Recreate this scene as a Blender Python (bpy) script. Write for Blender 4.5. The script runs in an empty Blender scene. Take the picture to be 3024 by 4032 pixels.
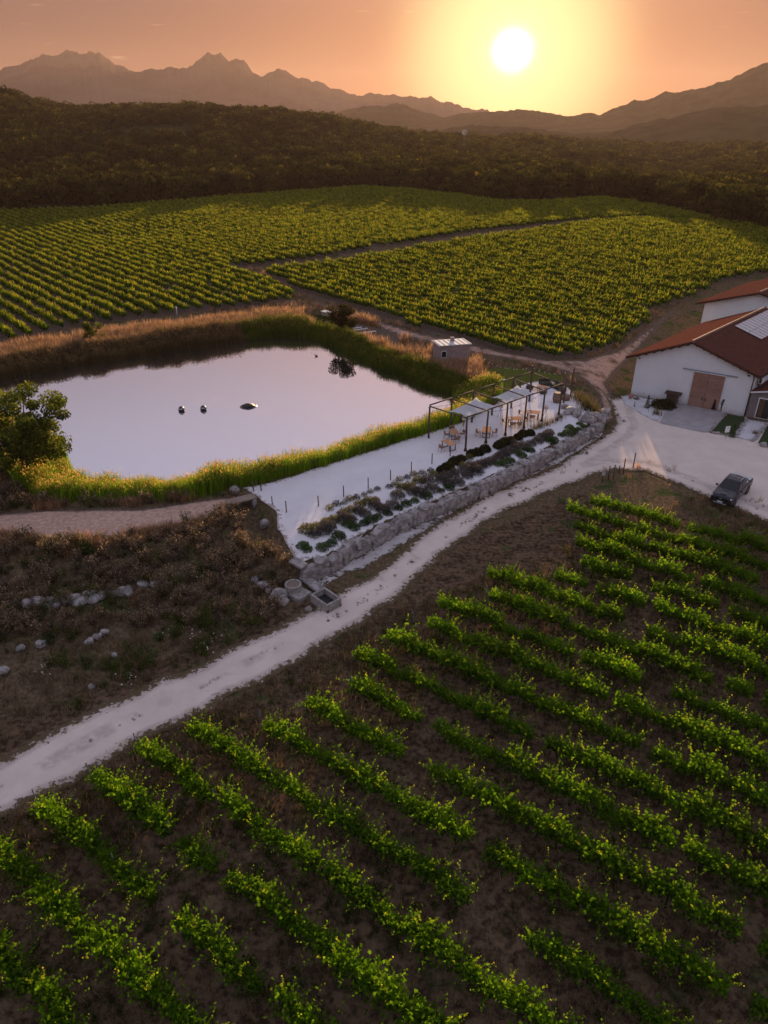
import bpy, bmesh, math, random
import numpy as np
from mathutils import Vector, Matrix, noise as mnoise
from mathutils.geometry import delaunay_2d_cdt

R = math.radians
rng = np.random.default_rng(7)
random.seed(7)
scene = bpy.context.scene

# ---------------------------------------------------------------- camera
CAM_H = 31.0
cam_data = bpy.data.cameras.new('camera')
cam_data.sensor_fit = 'VERTICAL'
cam_data.sensor_height = 24.0
cam_data.lens = 24.0 * 2797.0 / 4032.0
cam_data.clip_start = 0.5
cam_data.clip_end = 40000.0
cam = bpy.data.objects.new('camera', cam_data)
cam.location = (0, 0, CAM_H)
cam.rotation_euler = (R(90 - 29.2), 0, 0)
scene.collection.objects.link(cam)
scene.camera = cam

# ---------------------------------------------------------------- sky and sun
SUN_AZ, SUN_EL = R(8.66), R(5.2)
SUN_DIR = Vector((math.sin(SUN_AZ) * math.cos(SUN_EL), math.cos(SUN_AZ) * math.cos(SUN_EL), math.sin(SUN_EL)))
world = bpy.data.worlds.new('World')
scene.world = world
world.use_nodes = True
wt = world.node_tree
wt.nodes.clear()
def wn(t, **kw):
    n = wt.nodes.new(t)
    for k, v in kw.items():
        setattr(n, k, v)
    return n
sky = wn('ShaderNodeTexSky', sky_type='NISHITA', sun_disc=False)
sky.sun_elevation = SUN_EL
sky.sun_rotation = SUN_AZ
sky.altitude = 60
sky.air_density = 1.0
sky.dust_density = 0.5
sky.ozone_density = 1.6
geo = wn('ShaderNodeTexCoord')
def wmath(op, a, b=None, clamp=False):
    n = wn('ShaderNodeMath', operation=op, use_clamp=clamp)
    for i, v in enumerate((a, b)):
        if v is None: continue
        if isinstance(v, (int, float)): n.inputs[i].default_value = v
        else: wt.links.new(v, n.inputs[i])
    return n.outputs[0]
sxyz = wn('ShaderNodeSeparateXYZ'); wt.links.new(geo.outputs['Generated'], sxyz.inputs[0])
s_az = wmath('ARCTAN2', sxyz.outputs[0], sxyz.outputs[1])
s_el = wmath('ARCSINE', sxyz.outputs[2])
d_az = wmath('SUBTRACT', s_az, SUN_AZ); d_el = wmath('MULTIPLY', wmath('SUBTRACT', s_el, R(3.75)), 1.0 / 0.92)
s_ang = wmath('SQRT', wmath('ADD', wmath('POWER', d_az, 2.0), wmath('POWER', d_el, 2.0)))
def glow(width_deg, power):           # sun disc, haze aureole and camera halo, added to the sky colour
    q = wmath('DIVIDE', s_ang, R(width_deg))
    q = wmath('POWER', q, power)
    q = wmath('MULTIPLY', q, -1.0)
    return wmath('EXPONENT', q)
def wcol(f, col):
    n = wn('ShaderNodeMix', data_type='RGBA')
    n.inputs[6].default_value = (0, 0, 0, 1)
    n.inputs[7].default_value = (*col, 1)
    wt.links.new(f, n.inputs[0])
    return n.outputs[2]
def wadd(a, b):
    n = wn('ShaderNodeVectorMath', operation='ADD')
    wt.links.new(a, n.inputs[0]); wt.links.new(b, n.inputs[1])
    return n.outputs[0]
SKY_STRENGTH = 0.12
def wscale(c, v):
    n = wn('ShaderNodeVectorMath', operation='MULTIPLY')
    wt.links.new(c, n.inputs[0]); n.inputs[1].default_value = v if isinstance(v, tuple) else (v, v, v)
    return n.outputs[0]
# range compressed, low band dimmed: the upper sky lights the ground more
gam = wn('ShaderNodeGamma'); gam.inputs['Gamma'].default_value = 0.32
wt.links.new(wscale(sky.outputs[0], 0.1), gam.inputs['Color'])
sepz = wn('ShaderNodeSeparateXYZ'); wt.links.new(geo.outputs['Generated'], sepz.inputs[0])
elf = wn('ShaderNodeMapRange', interpolation_type='SMOOTHSTEP')
elf.inputs[1].default_value = 0.08; elf.inputs[2].default_value = 0.46
wt.links.new(sepz.outputs[2], elf.inputs[0])
band = wn('ShaderNodeMix', data_type='RGBA')
band.inputs[6].default_value = (0.315, 0.160, 0.140, 1)
band.inputs[7].default_value = (1.08, 0.98, 1.17, 1)
wt.links.new(elf.outputs[0], band.inputs[0])
tn = wn('ShaderNodeVectorMath', operation='MULTIPLY')
wt.links.new(gam.outputs[0], tn.inputs[0]); wt.links.new(band.outputs[2], tn.inputs[1])
k = 1.0 / SKY_STRENGTH
col = wscale(tn.outputs[0], 0.44 * k)
for width, power, c in ((0.95, 2.4, (2.4, 2.3, 2.0)), (2.8, 1.3, (0.20, 0.20, 0.11)), (7.0, 4.2, (0.30, 0.27, 0.11)), (17, 1.8, (0.20, 0.085, 0.025))):
    col = wadd(col, wcol(glow(width, power), tuple(x * k for x in c)))
# thin streaks of cloud low over the hills
cxy = wn('ShaderNodeCombineXYZ'); wt.links.new(wmath('MULTIPLY', s_az, 14.0), cxy.inputs[0]); wt.links.new(wmath('MULTIPLY', s_el, 150.0), cxy.inputs[1])
cn = wn('ShaderNodeTexNoise'); cn.inputs['Scale'].default_value = 1.0; cn.inputs['Detail'].default_value = 3.0; wt.links.new(cxy.outputs[0], cn.inputs['Vector'])
cm = wn('ShaderNodeMapRange', interpolation_type='SMOOTHSTEP'); cm.inputs[1].default_value = 0.66; cm.inputs[2].default_value = 0.80; wt.links.new(cn.outputs[0], cm.inputs[0])
col = wadd(col, wcol(cm.outputs[0], (0.16 * k, 0.11 * k, 0.06 * k)))
bg = wn('ShaderNodeBackground')
bg.inputs['Strength'].default_value = SKY_STRENGTH
wt.links.new(col, bg.inputs['Color'])
wo = wn('ShaderNodeOutputWorld')
wt.links.new(bg.outputs[0], wo.inputs['Surface'])

sun_data = bpy.data.lights.new('sun', 'SUN')
sun_data.energy = 5.0
sun_data.angle = R(0.6)
sun_data.color = (1.0, 0.66, 0.34)
sun = bpy.data.objects.new('sun', sun_data)
sun.rotation_euler = SUN_DIR.to_track_quat('Z', 'Y').to_euler()
scene.collection.objects.link(sun)

vs = scene.view_settings
vs.view_transform = 'Standard'
vs.look = 'None'
vs.gamma = 1.0
vs.use_curve_mapping = False
vs.exposure = 1.12
scene.render.engine = 'CYCLES'
cy = scene.cycles
cy.use_denoising = True
cy.denoising_prefilter = 'ACCURATE'
cy.max_bounces = 6
cy.diffuse_bounces = 3
cy.glossy_bounces = 3
cy.transmission_bounces = 3
cy.transparent_max_bounces = 6
cy.volume_bounces = 0
cy.sample_clamp_indirect = 4.0
cy.caustics_reflective = False
cy.caustics_refractive = False

# ---------------------------------------------------------------- helpers
def link(o, parent=None):
    scene.collection.objects.link(o)
    if parent is not None:
        o.parent = parent
    return o

def tag(o, label=None, cat=None, group=None, kind=None):
    for key, v in (('label', label), ('category', cat), ('group', group), ('kind', kind)):
        if v: o[key] = v
    return o

def thing(name, label, cat, loc=(0, 0, 0), rz=0.0, group=None):
    o = bpy.data.objects.new(name, None)
    o.empty_display_size = 0.3
    o.location = loc
    o.rotation_euler = (0, 0, rz)
    link(o)
    return tag(o, label, cat, group)

def copy_tree(o, parent=None):
    c = o.copy()
    link(c)
    c.parent = parent
    for ch in o.children:
        copy_tree(ch, c)
    return c

class MB:
    """collects shapes for one mesh"""
    def __init__(s):
        s.v = []; s.f = []
    def add(s, verts, faces):
        n = len(s.v)
        s.v.extend([tuple(p) for p in verts])
        s.f.extend([tuple(i + n for i in q) for q in faces])
        return s
    def box(s, c, size, rot=None):
        hx, hy, hz = size[0] / 2, size[1] / 2, size[2] / 2
        vs_ = [Vector((x, y, z)) for z in (-hz, hz) for y in (-hy, hy) for x in (-hx, hx)]
        if rot is not None: vs_ = [rot @ p for p in vs_]
        c = Vector(c)
        return s.add([p + c for p in vs_], [(0, 2, 3, 1), (4, 5, 7, 6), (0, 1, 5, 4), (2, 6, 7, 3), (0, 4, 6, 2), (1, 3, 7, 5)])
    def bar(s, a, b, w, h=None, up=(0, 0, 1)):
        a, b = Vector(a), Vector(b)
        h = w if h is None else h
        d = (b - a); L = d.length; d.normalize()
        u = Vector(up)
        if abs(d.dot(u)) > 0.98: u = Vector((1, 0, 0))
        sx = d.cross(u).normalized(); uz = sx.cross(d)
        m = Matrix((sx, d, uz)).transposed()
        return s.box((a + b) / 2, (w, L, h), m)
    def tube(s, pts, rads, n=8, cap=True):
        pts = [Vector(p) for p in pts]
        if isinstance(rads, (int, float)): rads = [rads] * len(pts)
        base = len(s.v)
        for i, p in enumerate(pts):
            d = (pts[min(i + 1, len(pts) - 1)] - pts[max(i - 1, 0)]).normalized()
            u = Vector((0, 0, 1)) if abs(d.z) < 0.95 else Vector((1, 0, 0))
            a = d.cross(u).normalized(); b = a.cross(d)
            for j in range(n):
                t = 2 * math.pi * j / n
                s.v.append(tuple(p + (a * math.cos(t) + b * math.sin(t)) * rads[i]))
        for i in range(len(pts) - 1):
            for j in range(n):
                q = base + i * n
                s.f.append((q + j, q + (j + 1) % n, q + n + (j + 1) % n, q + n + j))
        if cap:
            s.f.append(tuple(base + j for j in reversed(range(n))))
            q = base + (len(pts) - 1) * n
            s.f.append(tuple(q + j for j in range(n)))
        return s
    def lathe(s, prof, n=16, c=(0, 0, 0), close=True):
        base = len(s.v)
        for r_, z in prof:
            for j in range(n):
                t = 2 * math.pi * j / n
                s.v.append((c[0] + r_ * math.cos(t), c[1] + r_ * math.sin(t), c[2] + z))
        for i in range(len(prof) - 1):
            for j in range(n):
                q = base + i * n
                s.f.append((q + j, q + (j + 1) % n, q + n + (j + 1) % n, q + n + j))
        if close:
            s.f.append(tuple(base + j for j in reversed(range(n))))
            q = base + (len(prof) - 1) * n
            s.f.append(tuple(q + j for j in range(n)))
        return s
    def prism(s, poly, z0, z1):
        n = len(poly)
        return s.add([(x, y, z0) for x, y in poly] + [(x, y, z1) for x, y in poly],
                     [tuple(reversed(range(n))), tuple(range(n, 2 * n))] + [(i, (i + 1) % n, n + (i + 1) % n, n + i) for i in range(n)])
    def mesh(s, name, mat=None, smooth=False):
        m = bpy.data.meshes.new(name)
        m.from_pydata(s.v, [], s.f)
        if smooth: m.shade_smooth()
        if mat: m.materials.append(mat)
        return m
    def build(s, name, mat=None, parent=None, smooth=False, bevel=0.0):
        o = bpy.data.objects.new(name, s.mesh(name, mat, smooth))
        if bevel:
            b = o.modifiers.new('bevel', 'BEVEL'); b.width = bevel; b.segments = 2; b.limit_method = 'ANGLE'
        return link(o, parent)

def np_mesh(name, v, f, mat=None, smooth=False, attrs=None):
    """v (n,3), f (m,3|4) numpy arrays"""
    v = np.asarray(v, dtype=np.float32); f = np.asarray(f, dtype=np.int32)
    m = bpy.data.meshes.new(name)
    m.vertices.add(len(v)); m.vertices.foreach_set('co', v.ravel())
    kk = f.shape[1]
    m.loops.add(f.size); m.loops.foreach_set('vertex_index', f.ravel())
    m.polygons.add(len(f)); m.polygons.foreach_set('loop_start', np.arange(0, f.size, kk, dtype=np.int32))
    m.update(calc_edges=True); m.validate()
    if smooth: m.shade_smooth()
    if mat: m.materials.append(mat)
    for n_, (dom, typ, arr) in (attrs or {}).items():
        a = m.attributes.new(n_, typ, dom)
        a.data.foreach_set('color' if typ == 'FLOAT_COLOR' else 'value', np.asarray(arr, dtype=np.float32).ravel())
    return m

# ---------------------------------------------------------------- materials
MATS = {}
class NT:
    def __init__(s, name):
        s.m = bpy.data.materials.new(name); s.m.use_nodes = True
        s.t = s.m.node_tree; s.t.nodes.clear()
        s.out = s.t.nodes.new('ShaderNodeOutputMaterial')
    def n(s, t, **kw):
        q = s.t.nodes.new(t)
        for k_, v in kw.items(): setattr(q, k_, v)
        return q
    def l(s, a, b): s.t.links.new(a, b)
    def pos(s, obj=False):
        if obj: return s.n('ShaderNodeTexCoord').outputs['Object']
        return s.n('ShaderNodeNewGeometry').outputs['Position']
    def noise(s, scale, detail=4, rough=0.55, vec=None, stretch=None):
        q = s.n('ShaderNodeTexNoise'); q.inputs['Scale'].default_value = scale
        q.inputs['Detail'].default_value = detail; q.inputs['Roughness'].default_value = rough
        vec = vec or s.pos()
        if stretch:
            mp = s.n('ShaderNodeMapping'); mp.inputs['Scale'].default_value = stretch; s.l(vec, mp.inputs[0]); vec = mp.outputs[0]
        s.l(vec, q.inputs['Vector'])
        return q.outputs[0]
    def ramp(s, f, stops):
        q = s.n('ShaderNodeValToRGB'); e = q.color_ramp.elements
        while len(e) < len(stops): e.new(0.5)
        for i, (p, c) in enumerate(stops):
            e[i].position = p; e[i].color = (*c, 1) if len(c) == 3 else c
        s.l(f, q.inputs[0]); return q.outputs[0]
    def maprange(s, f, a, b, c=0.0, d=1.0):
        q = s.n('ShaderNodeMapRange'); q.interpolation_type = 'SMOOTHSTEP'
        for i, v in enumerate((a, b, c, d)): q.inputs[i + 1].default_value = v
        s.l(f, q.inputs[0]); return q.outputs[0]
    def mix(s, f, a, b, blend='MIX'):
        q = s.n('ShaderNodeMix', data_type='RGBA', blend_type=blend)
        for i, v in ((0, f), (6, a), (7, b)):
            if isinstance(v, (int, float)): q.inputs[i].default_value = v
            elif isinstance(v, tuple): q.inputs[i].default_value = (*v, 1)
            else: s.l(v, q.inputs[i])
        return q.outputs[2]
    def math(s, op, a, b=0.0):
        q = s.n('ShaderNodeMath', operation=op)
        for i, v in enumerate((a, b)):
            if isinstance(v, (int, float)): q.inputs[i].default_value = v
            else: s.l(v, q.inputs[i])
        return q.outputs[0]
    def attr(s, name, fac=True):
        q = s.n('ShaderNodeAttribute'); q.attribute_name = name
        return q.outputs['Fac'] if fac else q.outputs['Color']
    def finish(s, color, rough=0.8, bump=None, bump_d=0.02, metal=0.0, spec=0.3, strength=0.6, emit=None):
        b = s.n('ShaderNodeBsdfPrincipled')
        for nm, v in (('Base Color', color), ('Roughness', rough), ('Metallic', metal), ('Specular IOR Level', spec)):
            if isinstance(v, (int, float)): b.inputs[nm].default_value = v
            elif isinstance(v, tuple): b.inputs[nm].default_value = (*v, 1)
            else: s.l(v, b.inputs[nm])
        if bump is not None:
            q = s.n('ShaderNodeBump'); q.inputs['Distance'].default_value = bump_d; q.inputs['Strength'].default_value = strength
            s.l(bump, q.inputs['Height']); s.l(q.outputs[0], b.inputs['Normal'])
        s.l(b.outputs[0], s.out.inputs['Surface'])
        MATS[s.m.name] = s.m
        return s.m

def simple(name, c1, c2=None, scale=6.0, rough=0.7, bump=0.01, metal=0.0, spec=0.3, obj=False, stretch=None):
    t = NT(name)
    c2 = c2 or tuple(x * 0.75 for x in c1)
    f = t.noise(scale, 5, 0.6, t.pos(obj), stretch)
    return t.finish(t.mix(t.maprange(f, 0.35, 0.65), c1, c2), rough, f if bump else None, bump, metal, spec)

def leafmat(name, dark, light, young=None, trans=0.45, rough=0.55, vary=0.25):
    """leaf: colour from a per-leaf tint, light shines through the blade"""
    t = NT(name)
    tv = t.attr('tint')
    stops = [(0.0, dark), (0.65, light)] + ([(1.0, young)] if young else [])  # on vines the young stop carries the painted sunlit crest
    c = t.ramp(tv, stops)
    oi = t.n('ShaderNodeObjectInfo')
    c = t.mix(oi.outputs['Random'], t.mix(1.0, c, (1.0 - vary, 1.0 - vary, 1.0 - vary), 'MULTIPLY'), t.mix(1.0, c, (1.0 + vary * 1.3, 1.0 + vary, 1.0), 'MULTIPLY'))
    b = t.n('ShaderNodeBsdfDiffuse'); t.l(c, b.inputs['Color'])
    tr = t.n('ShaderNodeBsdfTranslucent'); t.l(c, tr.inputs['Color'])
    mx = t.n('ShaderNodeMixShader'); mx.inputs[0].default_value = trans
    t.l(b.outputs[0], mx.inputs[1]); t.l(tr.outputs[0], mx.inputs[2]); t.l(mx.outputs[0], t.out.inputs['Surface'])
    MATS[name] = t.m
    return t.m
# ---------------------------------------------------------------- terrain
def smooth(a, b, x):
    t = np.clip((x - a) / (b - a), 0, 1)
    return t * t * (3 - 2 * t)

def seg_dist(px, py, poly, closed=False):
    """signed distance (left of the line positive), parameter index of nearest point"""
    pts = list(poly) + ([poly[0]] if closed else [])
    best = np.full(px.shape, 1e18); sgn = np.zeros(px.shape); idx = np.zeros(px.shape)
    for i in range(len(pts) - 1):
        ax, ay = pts[i][:2]; bx, by = pts[i + 1][:2]
        dx, dy = bx - ax, by - ay
        L2 = dx * dx + dy * dy + 1e-12
        t = np.clip(((px - ax) * dx + (py - ay) * dy) / L2, 0, 1)
        qx, qy = ax + t * dx, ay + t * dy
        d2 = (px - qx) ** 2 + (py - qy) ** 2
        m = d2 < best
        best = np.where(m, d2, best)
        sgn = np.where(m, np.sign(dx * (py - ay) - dy * (px - ax)), sgn)
        idx = np.where(m, i + t, idx)
    return np.sqrt(best), sgn, idx

def inside(px, py, poly):
    r_ = np.zeros(px.shape, bool)
    n = len(poly)
    for i in range(n):
        x1, y1 = poly[i][:2]; x2, y2 = poly[(i + 1) % n][:2]
        c = ((y1 > py) != (y2 > py)) & (px < (x2 - x1) * (py - y1) / (y2 - y1 + 1e-12) + x1)
        r_ ^= c
    return r_

def sdist(px, py, poly):
    d, _, _ = seg_dist(px, py, poly, True)
    return np.where(inside(px, py, poly), -d, d)

def vnoise(x, y, seed=0):
    """cheap smooth value noise"""
    xi = np.floor(x).astype(np.int64); yi = np.floor(y).astype(np.int64)
    fx = x - xi; fy = y - yi
    fx = fx * fx * (3 - 2 * fx); fy = fy * fy * (3 - 2 * fy)
    def h(a, b):
        n = (a * 374761393 + b * 668265263 + seed * 974634777) & 0x7fffffff
        n = (n ^ (n >> 13)) * 1274126177 & 0x7fffffff
        n = n ^ (n >> 16)
        return (n & 0xffff) / 65535.0
    a = h(xi, yi) * (1 - fx) + h(xi + 1, yi) * fx
    b = h(xi, yi + 1) * (1 - fx) + h(xi + 1, yi + 1) * fx
    return a * (1 - fy) + b * fy
def fbm(x, y, seed=0, oct=4, gain=0.5):
    s = 0; a = 1; t = 0
    for i in range(oct):
        s = s + a * (vnoise(x * 2 ** i, y * 2 ** i, seed + i) - 0.5); t += a; a *= gain
    return s / t * 2

WALL = [(-6.6, 45.0), (-4.5, 46.0), (-2.45, 48.6), (0.9, 52.0), (5.05, 55.75), (9.65, 59.45), (14.9, 64.65), (20.3, 69.95), (24.0, 74.5), (25.8, 78.6)]
UPPER = [(-3000, 60, 8), (-60, 46, 5), (-33, 44, 5), (-22, 43.6, 4.5), (-13, 44, 4), (-8.6, 44.8, 1.2)] + [(x, y, 0.3) for x, y in WALL[:-1]] + \
        [(25.9, 78.6, 0.9), (28.3, 85, 3), (31, 93, 5), (38, 103, 6), (60, 127, 9), (100, 165, 12), (3000, 900, 40)]
UPPER_W = np.array([q[2] for q in UPPER])
POND = [(-75, 70), (-62, 84), (-50.6, 90.4), (-45.9, 93.8), (-38, 98.6), (-29.5, 103.9), (-22, 108.1), (-16.8, 111.3), (-10.8, 109.9), (-6.9, 105.6), (-2.6, 98), (1.3, 93.4),
        (5.4, 87.7), (8.7, 84.2), (11, 82.0), (9.6, 77.2), (4.3, 71.6), (-0.8, 68.2), (-5.5, 64.0), (-10, 61.9), (-13.4, 59.9), (-18.6, 58.4), (-22.9, 57.6), (-27.5, 57.4), (-31, 59.6), (-33.2, 63.2), (-36, 67.5), (-42, 73), (-52, 74), (-62, 66)]
TERRACE = [(-12.9, 57.0), (-10.5, 57.9), (-6.2, 61.3), (-1.4, 65.0), (3.4, 68.6), (8.6, 72.8), (13.2, 78.6), (15.6, 83.2), (17.9, 85.9), (20.9, 86.9), (22.6, 84.5), (23.3, 80.5), (24.2, 76.5)] + \
          [(23.85, 74.5), (20.2, 70.05), (14.8, 64.75), (9.55, 59.55), (4.95, 55.85), (0.8, 52.1), (-2.55, 48.7), (-4.6, 46.15), (-6.5, 45.2), (-7.5, 47.1), (-8.6, 49.9), (-9.2, 52.6), (-9.8, 53.6), (-11.6, 56.0)]

# elevation of the crest seen behind the vineyard, azimuth (deg) -> height (m) at 700 m
CREST_AZ = [-60, -40, -25.3, -24.6, -23.5, -21, -18, -15.7, -12.7, -10, -7.5, -4, -2, 0, 2.5, 5.5, 8.2, 10.6, 12.6, 14.5, 16.3, 18.2, 20, 22, 25.3, 40, 60]
CREST_V = [235, 232, 228, 224, 236, 250, 247, 246, 245, 251, 252, 263, 275, 288, 299, 304, 311, 307, 315, 324, 325, 334, 334, 332, 320, 300, 290]
CREST_Z = [31.0 + 700 * (252.0 - v) / 1960.0 * 1.22 - 6.0 for v in CREST_V]
FAR_X = [-300, -130, -116, -102, -84, -62, -38, -10, 14, 32, 44, 61, 85, 94, 100.5, 104, 112, 300]
FAR_Y = [215, 259, 264, 268, 290.6, 316.7, 336.7, 352, 336.7, 316.7, 290.6, 290.6, 307.5, 282.8, 255, 227, 204, 120]

def hfun(x, y, detail=True):
    x = np.asarray(x, float); y = np.asarray(y, float)
    d, s, idx = seg_dist(x, y, UPPER)
    w = np.interp(idx, np.arange(len(UPPER)), UPPER_W)
    sd = d * s
    up = smooth(-1, 1, sd / w)
    z = up * (1.6 - 0.35 * (1 - smooth(0.5, 3.5, sd)))
    r_ = np.hypot(x, y); az = np.degrees(np.arctan2(x, y))
    # gentle swells of the far vineyard
    z = z + smooth(105, 170, r_) * (0.9 * fbm(x / 70, y / 70, 3, 2) + 0.5)
    # wooded hill
    edge = np.interp(x, FAR_X, FAR_Y)
    dy = y - edge
    zc = np.interp(az, CREST_AZ, CREST_Z)
    rise = smooth(15, 400, dy) * np.where(y > 0, 1, 0)
    zc = zc + 3.0 * fbm(x / 90, y / 90, 11, 3) * smooth(40, 300, dy)
    z = z * (1 - rise) + zc * rise
    z = z - smooth(760, 1150, r_) * (z + 6) * 0.9
    # rough ground away from gravel
    if detail:
        rough = 0.06 * fbm(x / 2.2, y / 2.2, 21, 3)
        ter = smooth(0.0, 1.0, sdist(x, y, TERRACE))
        z = z + rough * ter * smooth(0.3, 1.5, sdist(x, y, ROAD))
    # pond hollow
    sp = sdist(x, y, POND)
    z = np.where(sp < 3, np.minimum(z, 0.78 + 0.5 * sp), z)
    # ditch below the culvert
    dd, _, di = seg_dist(x, y, DITCH)
    depth = np.interp(di, range(len(DITCH)), [1.0, 1.7, 1.3, 0.15])
    z = z - depth * (1 - smooth(0.55, 1.3, dd)) * smooth(-.1, .5, sdist(x, y, TERRACE))
    return z

DITCH = [(-12.1, 54.6), (-10.9, 52.6), (-9.6, 49.6), (-7.8, 46.2)]
ROAD = [(-46, 5), (-30, 18.5), (-22.2, 26.5), (-21.2, 27.5), (-19.4, 29.4), (-16.3, 32.2), (-11.45, 35.7), (-7.4, 39.3), (-4.4, 42.0), (-1.4, 45.0), (0.8, 48.6), (2.75, 51.2), (5.3, 54.3),
        (9.0, 58.2), (13.0, 61.6), (17.4, 65.2), (23.3, 71.7), (25.9, 75.0), (27.0, 78.5), (27.3, 83.0), (30.2, 85.0), (31.1, 85.9), (42.5, 78.3), (47, 75), (70, 62), (85, 30), (60, 28),
        (45, 41), (38, 47.8), (34.3, 51.9), (31.9, 55.6), (30.1, 58.2), (27.8, 61.5), (25.8, 63.6), (23.2, 64.1), (20.5, 62.55), (15.15, 58.7), (11.2, 55.6), (8.4, 52.7), (4.9, 48.3),
        (3.2, 45.6), (1.4, 42.9), (-1, 39.9), (-4, 36.9), (-6.75, 34.4), (-10.5, 31.4), (-13.9, 28.7), (-16.7, 26), (-19.4, 23.8), (-20.4, 23.0), (-27, 16), (-42, 3)]
def hz(x, y):
    return float(hfun(np.array([x]), np.array([y]))[0])

FIELD_L = [(-140, 80), (-75, 93), (-55.9, 103), (-49.8, 112.4), (-41.6, 116.8), (-32.3, 122.5), (-21.9, 126.5), (-15.8, 130.1), (-20.7, 141.9), (-27.5, 150.9), (-35.3, 161), (-27.6, 163.7), (-13.9, 172.4), (2.4, 188.9), (21.8, 208.5), (43.5, 222.1), (61.4, 234.3), (82, 243), (110, 222), (150, 200)] + \
          [(150, 215)] + list(zip(FAR_X[::-1][2:-1], [q - 4 for q in FAR_Y[::-1][2:-1]])) + [(-200, 235)]
FIELD_R = [(-25.4, 155.8), (-11.2, 163.7), (5.6, 178.7), (23, 196.3), (45.7, 212.9), (62.4, 227), (82.4, 237.6), (110.3, 217.4), (160, 190), (120, 165), (79.5, 152), (64.4, 142.9), (59.4, 134.8), (43.7, 120.7), (42.5, 114.7), (33.9, 102.8), (27.5, 96.4), (22.9, 95.8), (14.7, 100.9), (5.1, 110.9), (-5.5, 124.4), (-14.6, 135.2)]
GARDEN = [(-14.5, 118.2), (-11.6, 121), (-5.2, 115.4), (-0.9, 112), (3.5, 107), (1.2, 101.8), (-4.2, 107.2), (-8.8, 110.8)]
TRACK = [(24.8, 76.2), (26.1, 83.1), (24.7, 89.2), (21.9, 92.7), (17.4, 95.8), (13, 98.6), (2, 108), (-4, 117), (-12, 128), (-13, 131), (-2, 118), (5, 110), (16.7, 99.6), (22.7, 95.5), (27.4, 95.6), (33.4, 101.2), (38.6, 108.3), (46.5, 119.5), (57, 133.5), (45.9, 116.6), (38.6, 104.6), (32.2, 94.4), (28.8, 88), (28.4, 83.1), (27.6, 77.6)]
PATH = [(-60, 51), (-33.2, 51.8), (-32, 52.4), (-26.7, 53.1), (-20.8, 53.1), (-16.5, 54.5), (-13.8, 55.3), (-12.6, 54.5), (-14.6, 51.5), (-18.1, 50), (-21.4, 48.5), (-26, 48.1), (-31, 49), (-60, 47.5)]
HUT_LAWN = [(12.6, 91.6), (16.8, 92.2), (20, 90.6), (23, 88.6), (22.4, 86.2), (20.9, 87.0), (17.9, 86.0), (15.4, 83.2), (13.6, 82.6), (13.0, 87)]

xs = np.concatenate([[-9000, -6000, -3500, -2000, -1200, -800, -550], np.arange(-400, -140, 20), np.arange(-140, -60, 4), np.arange(-60, 50, 0.55), np.arange(50, 140, 4), np.arange(140, 400, 20), [550, 800, 1200, 2000, 3500, 6000, 9000]])
ys = np.concatenate([[-300, -100, -40, -15], np.arange(0, 14, 2.0), np.arange(14, 100, 0.55), np.arange(100, 170, 1.5), np.arange(170, 360, 4), np.arange(360, 1200, 12), [1400, 1800, 2500, 3500, 5000, 6150]])
X, Y = np.meshgrid(xs, ys)
Z = hfun(X.ravel(), Y.ravel()).reshape(X.shape)
# the earth lies a little lower under the gravel coverings
Z = Z - (0.14 * smooth(0.0, -0.5, sdist(X.ravel(), Y.ravel(), TERRACE)) + 0.10 * smooth(-0.1, -0.8, sdist(X.ravel(), Y.ravel(), ROAD))).reshape(X.shape)
nx, ny = len(xs), len(ys)
ii, jj = np.meshgrid(np.arange(nx - 1), np.arange(ny - 1))
q0 = (jj * nx + ii).ravel()
F = np.stack([q0, q0 + 1, q0 + nx + 1, q0 + nx], 1)
xr, yr = X.ravel(), Y.ravel()
soil = np.maximum((inside(xr, yr, FIELD_L) | inside(xr, yr, FIELD_R)) * 0.6, 0)
soil = np.maximum(soil, smooth(0.9, -0.9, sdist(xr, yr, TRACK)) * 0.86)
soil = np.maximum(soil, smooth(0.5, -0.5, sdist(xr, yr, PATH)) * 1.0)
soil = np.maximum(soil, smooth(0.6, -0.4, sdist(xr, yr, GARDEN)) * 0.5)
green = smooth(0.6, -0.6, sdist(xr, yr, HUT_LAWN)) * 0.9
sp_ = sdist(xr, yr, POND)
green = np.maximum(green, smooth(4.5, 1.0, sp_) * 0.55)
wood = smooth(0, 12, yr - np.interp(xr, FAR_X, FAR_Y)) * (yr > 60)
vine = ((xr * 0.566 + yr * 0.824) < 60) & (sdist(xr, yr, ROAD) > 0) & (yr < 70) & (yr < 0.7 * xr + 46)
mask = np.stack([soil, green, wood, np.where(vine, 1.0, 0.0)], 1)

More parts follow.
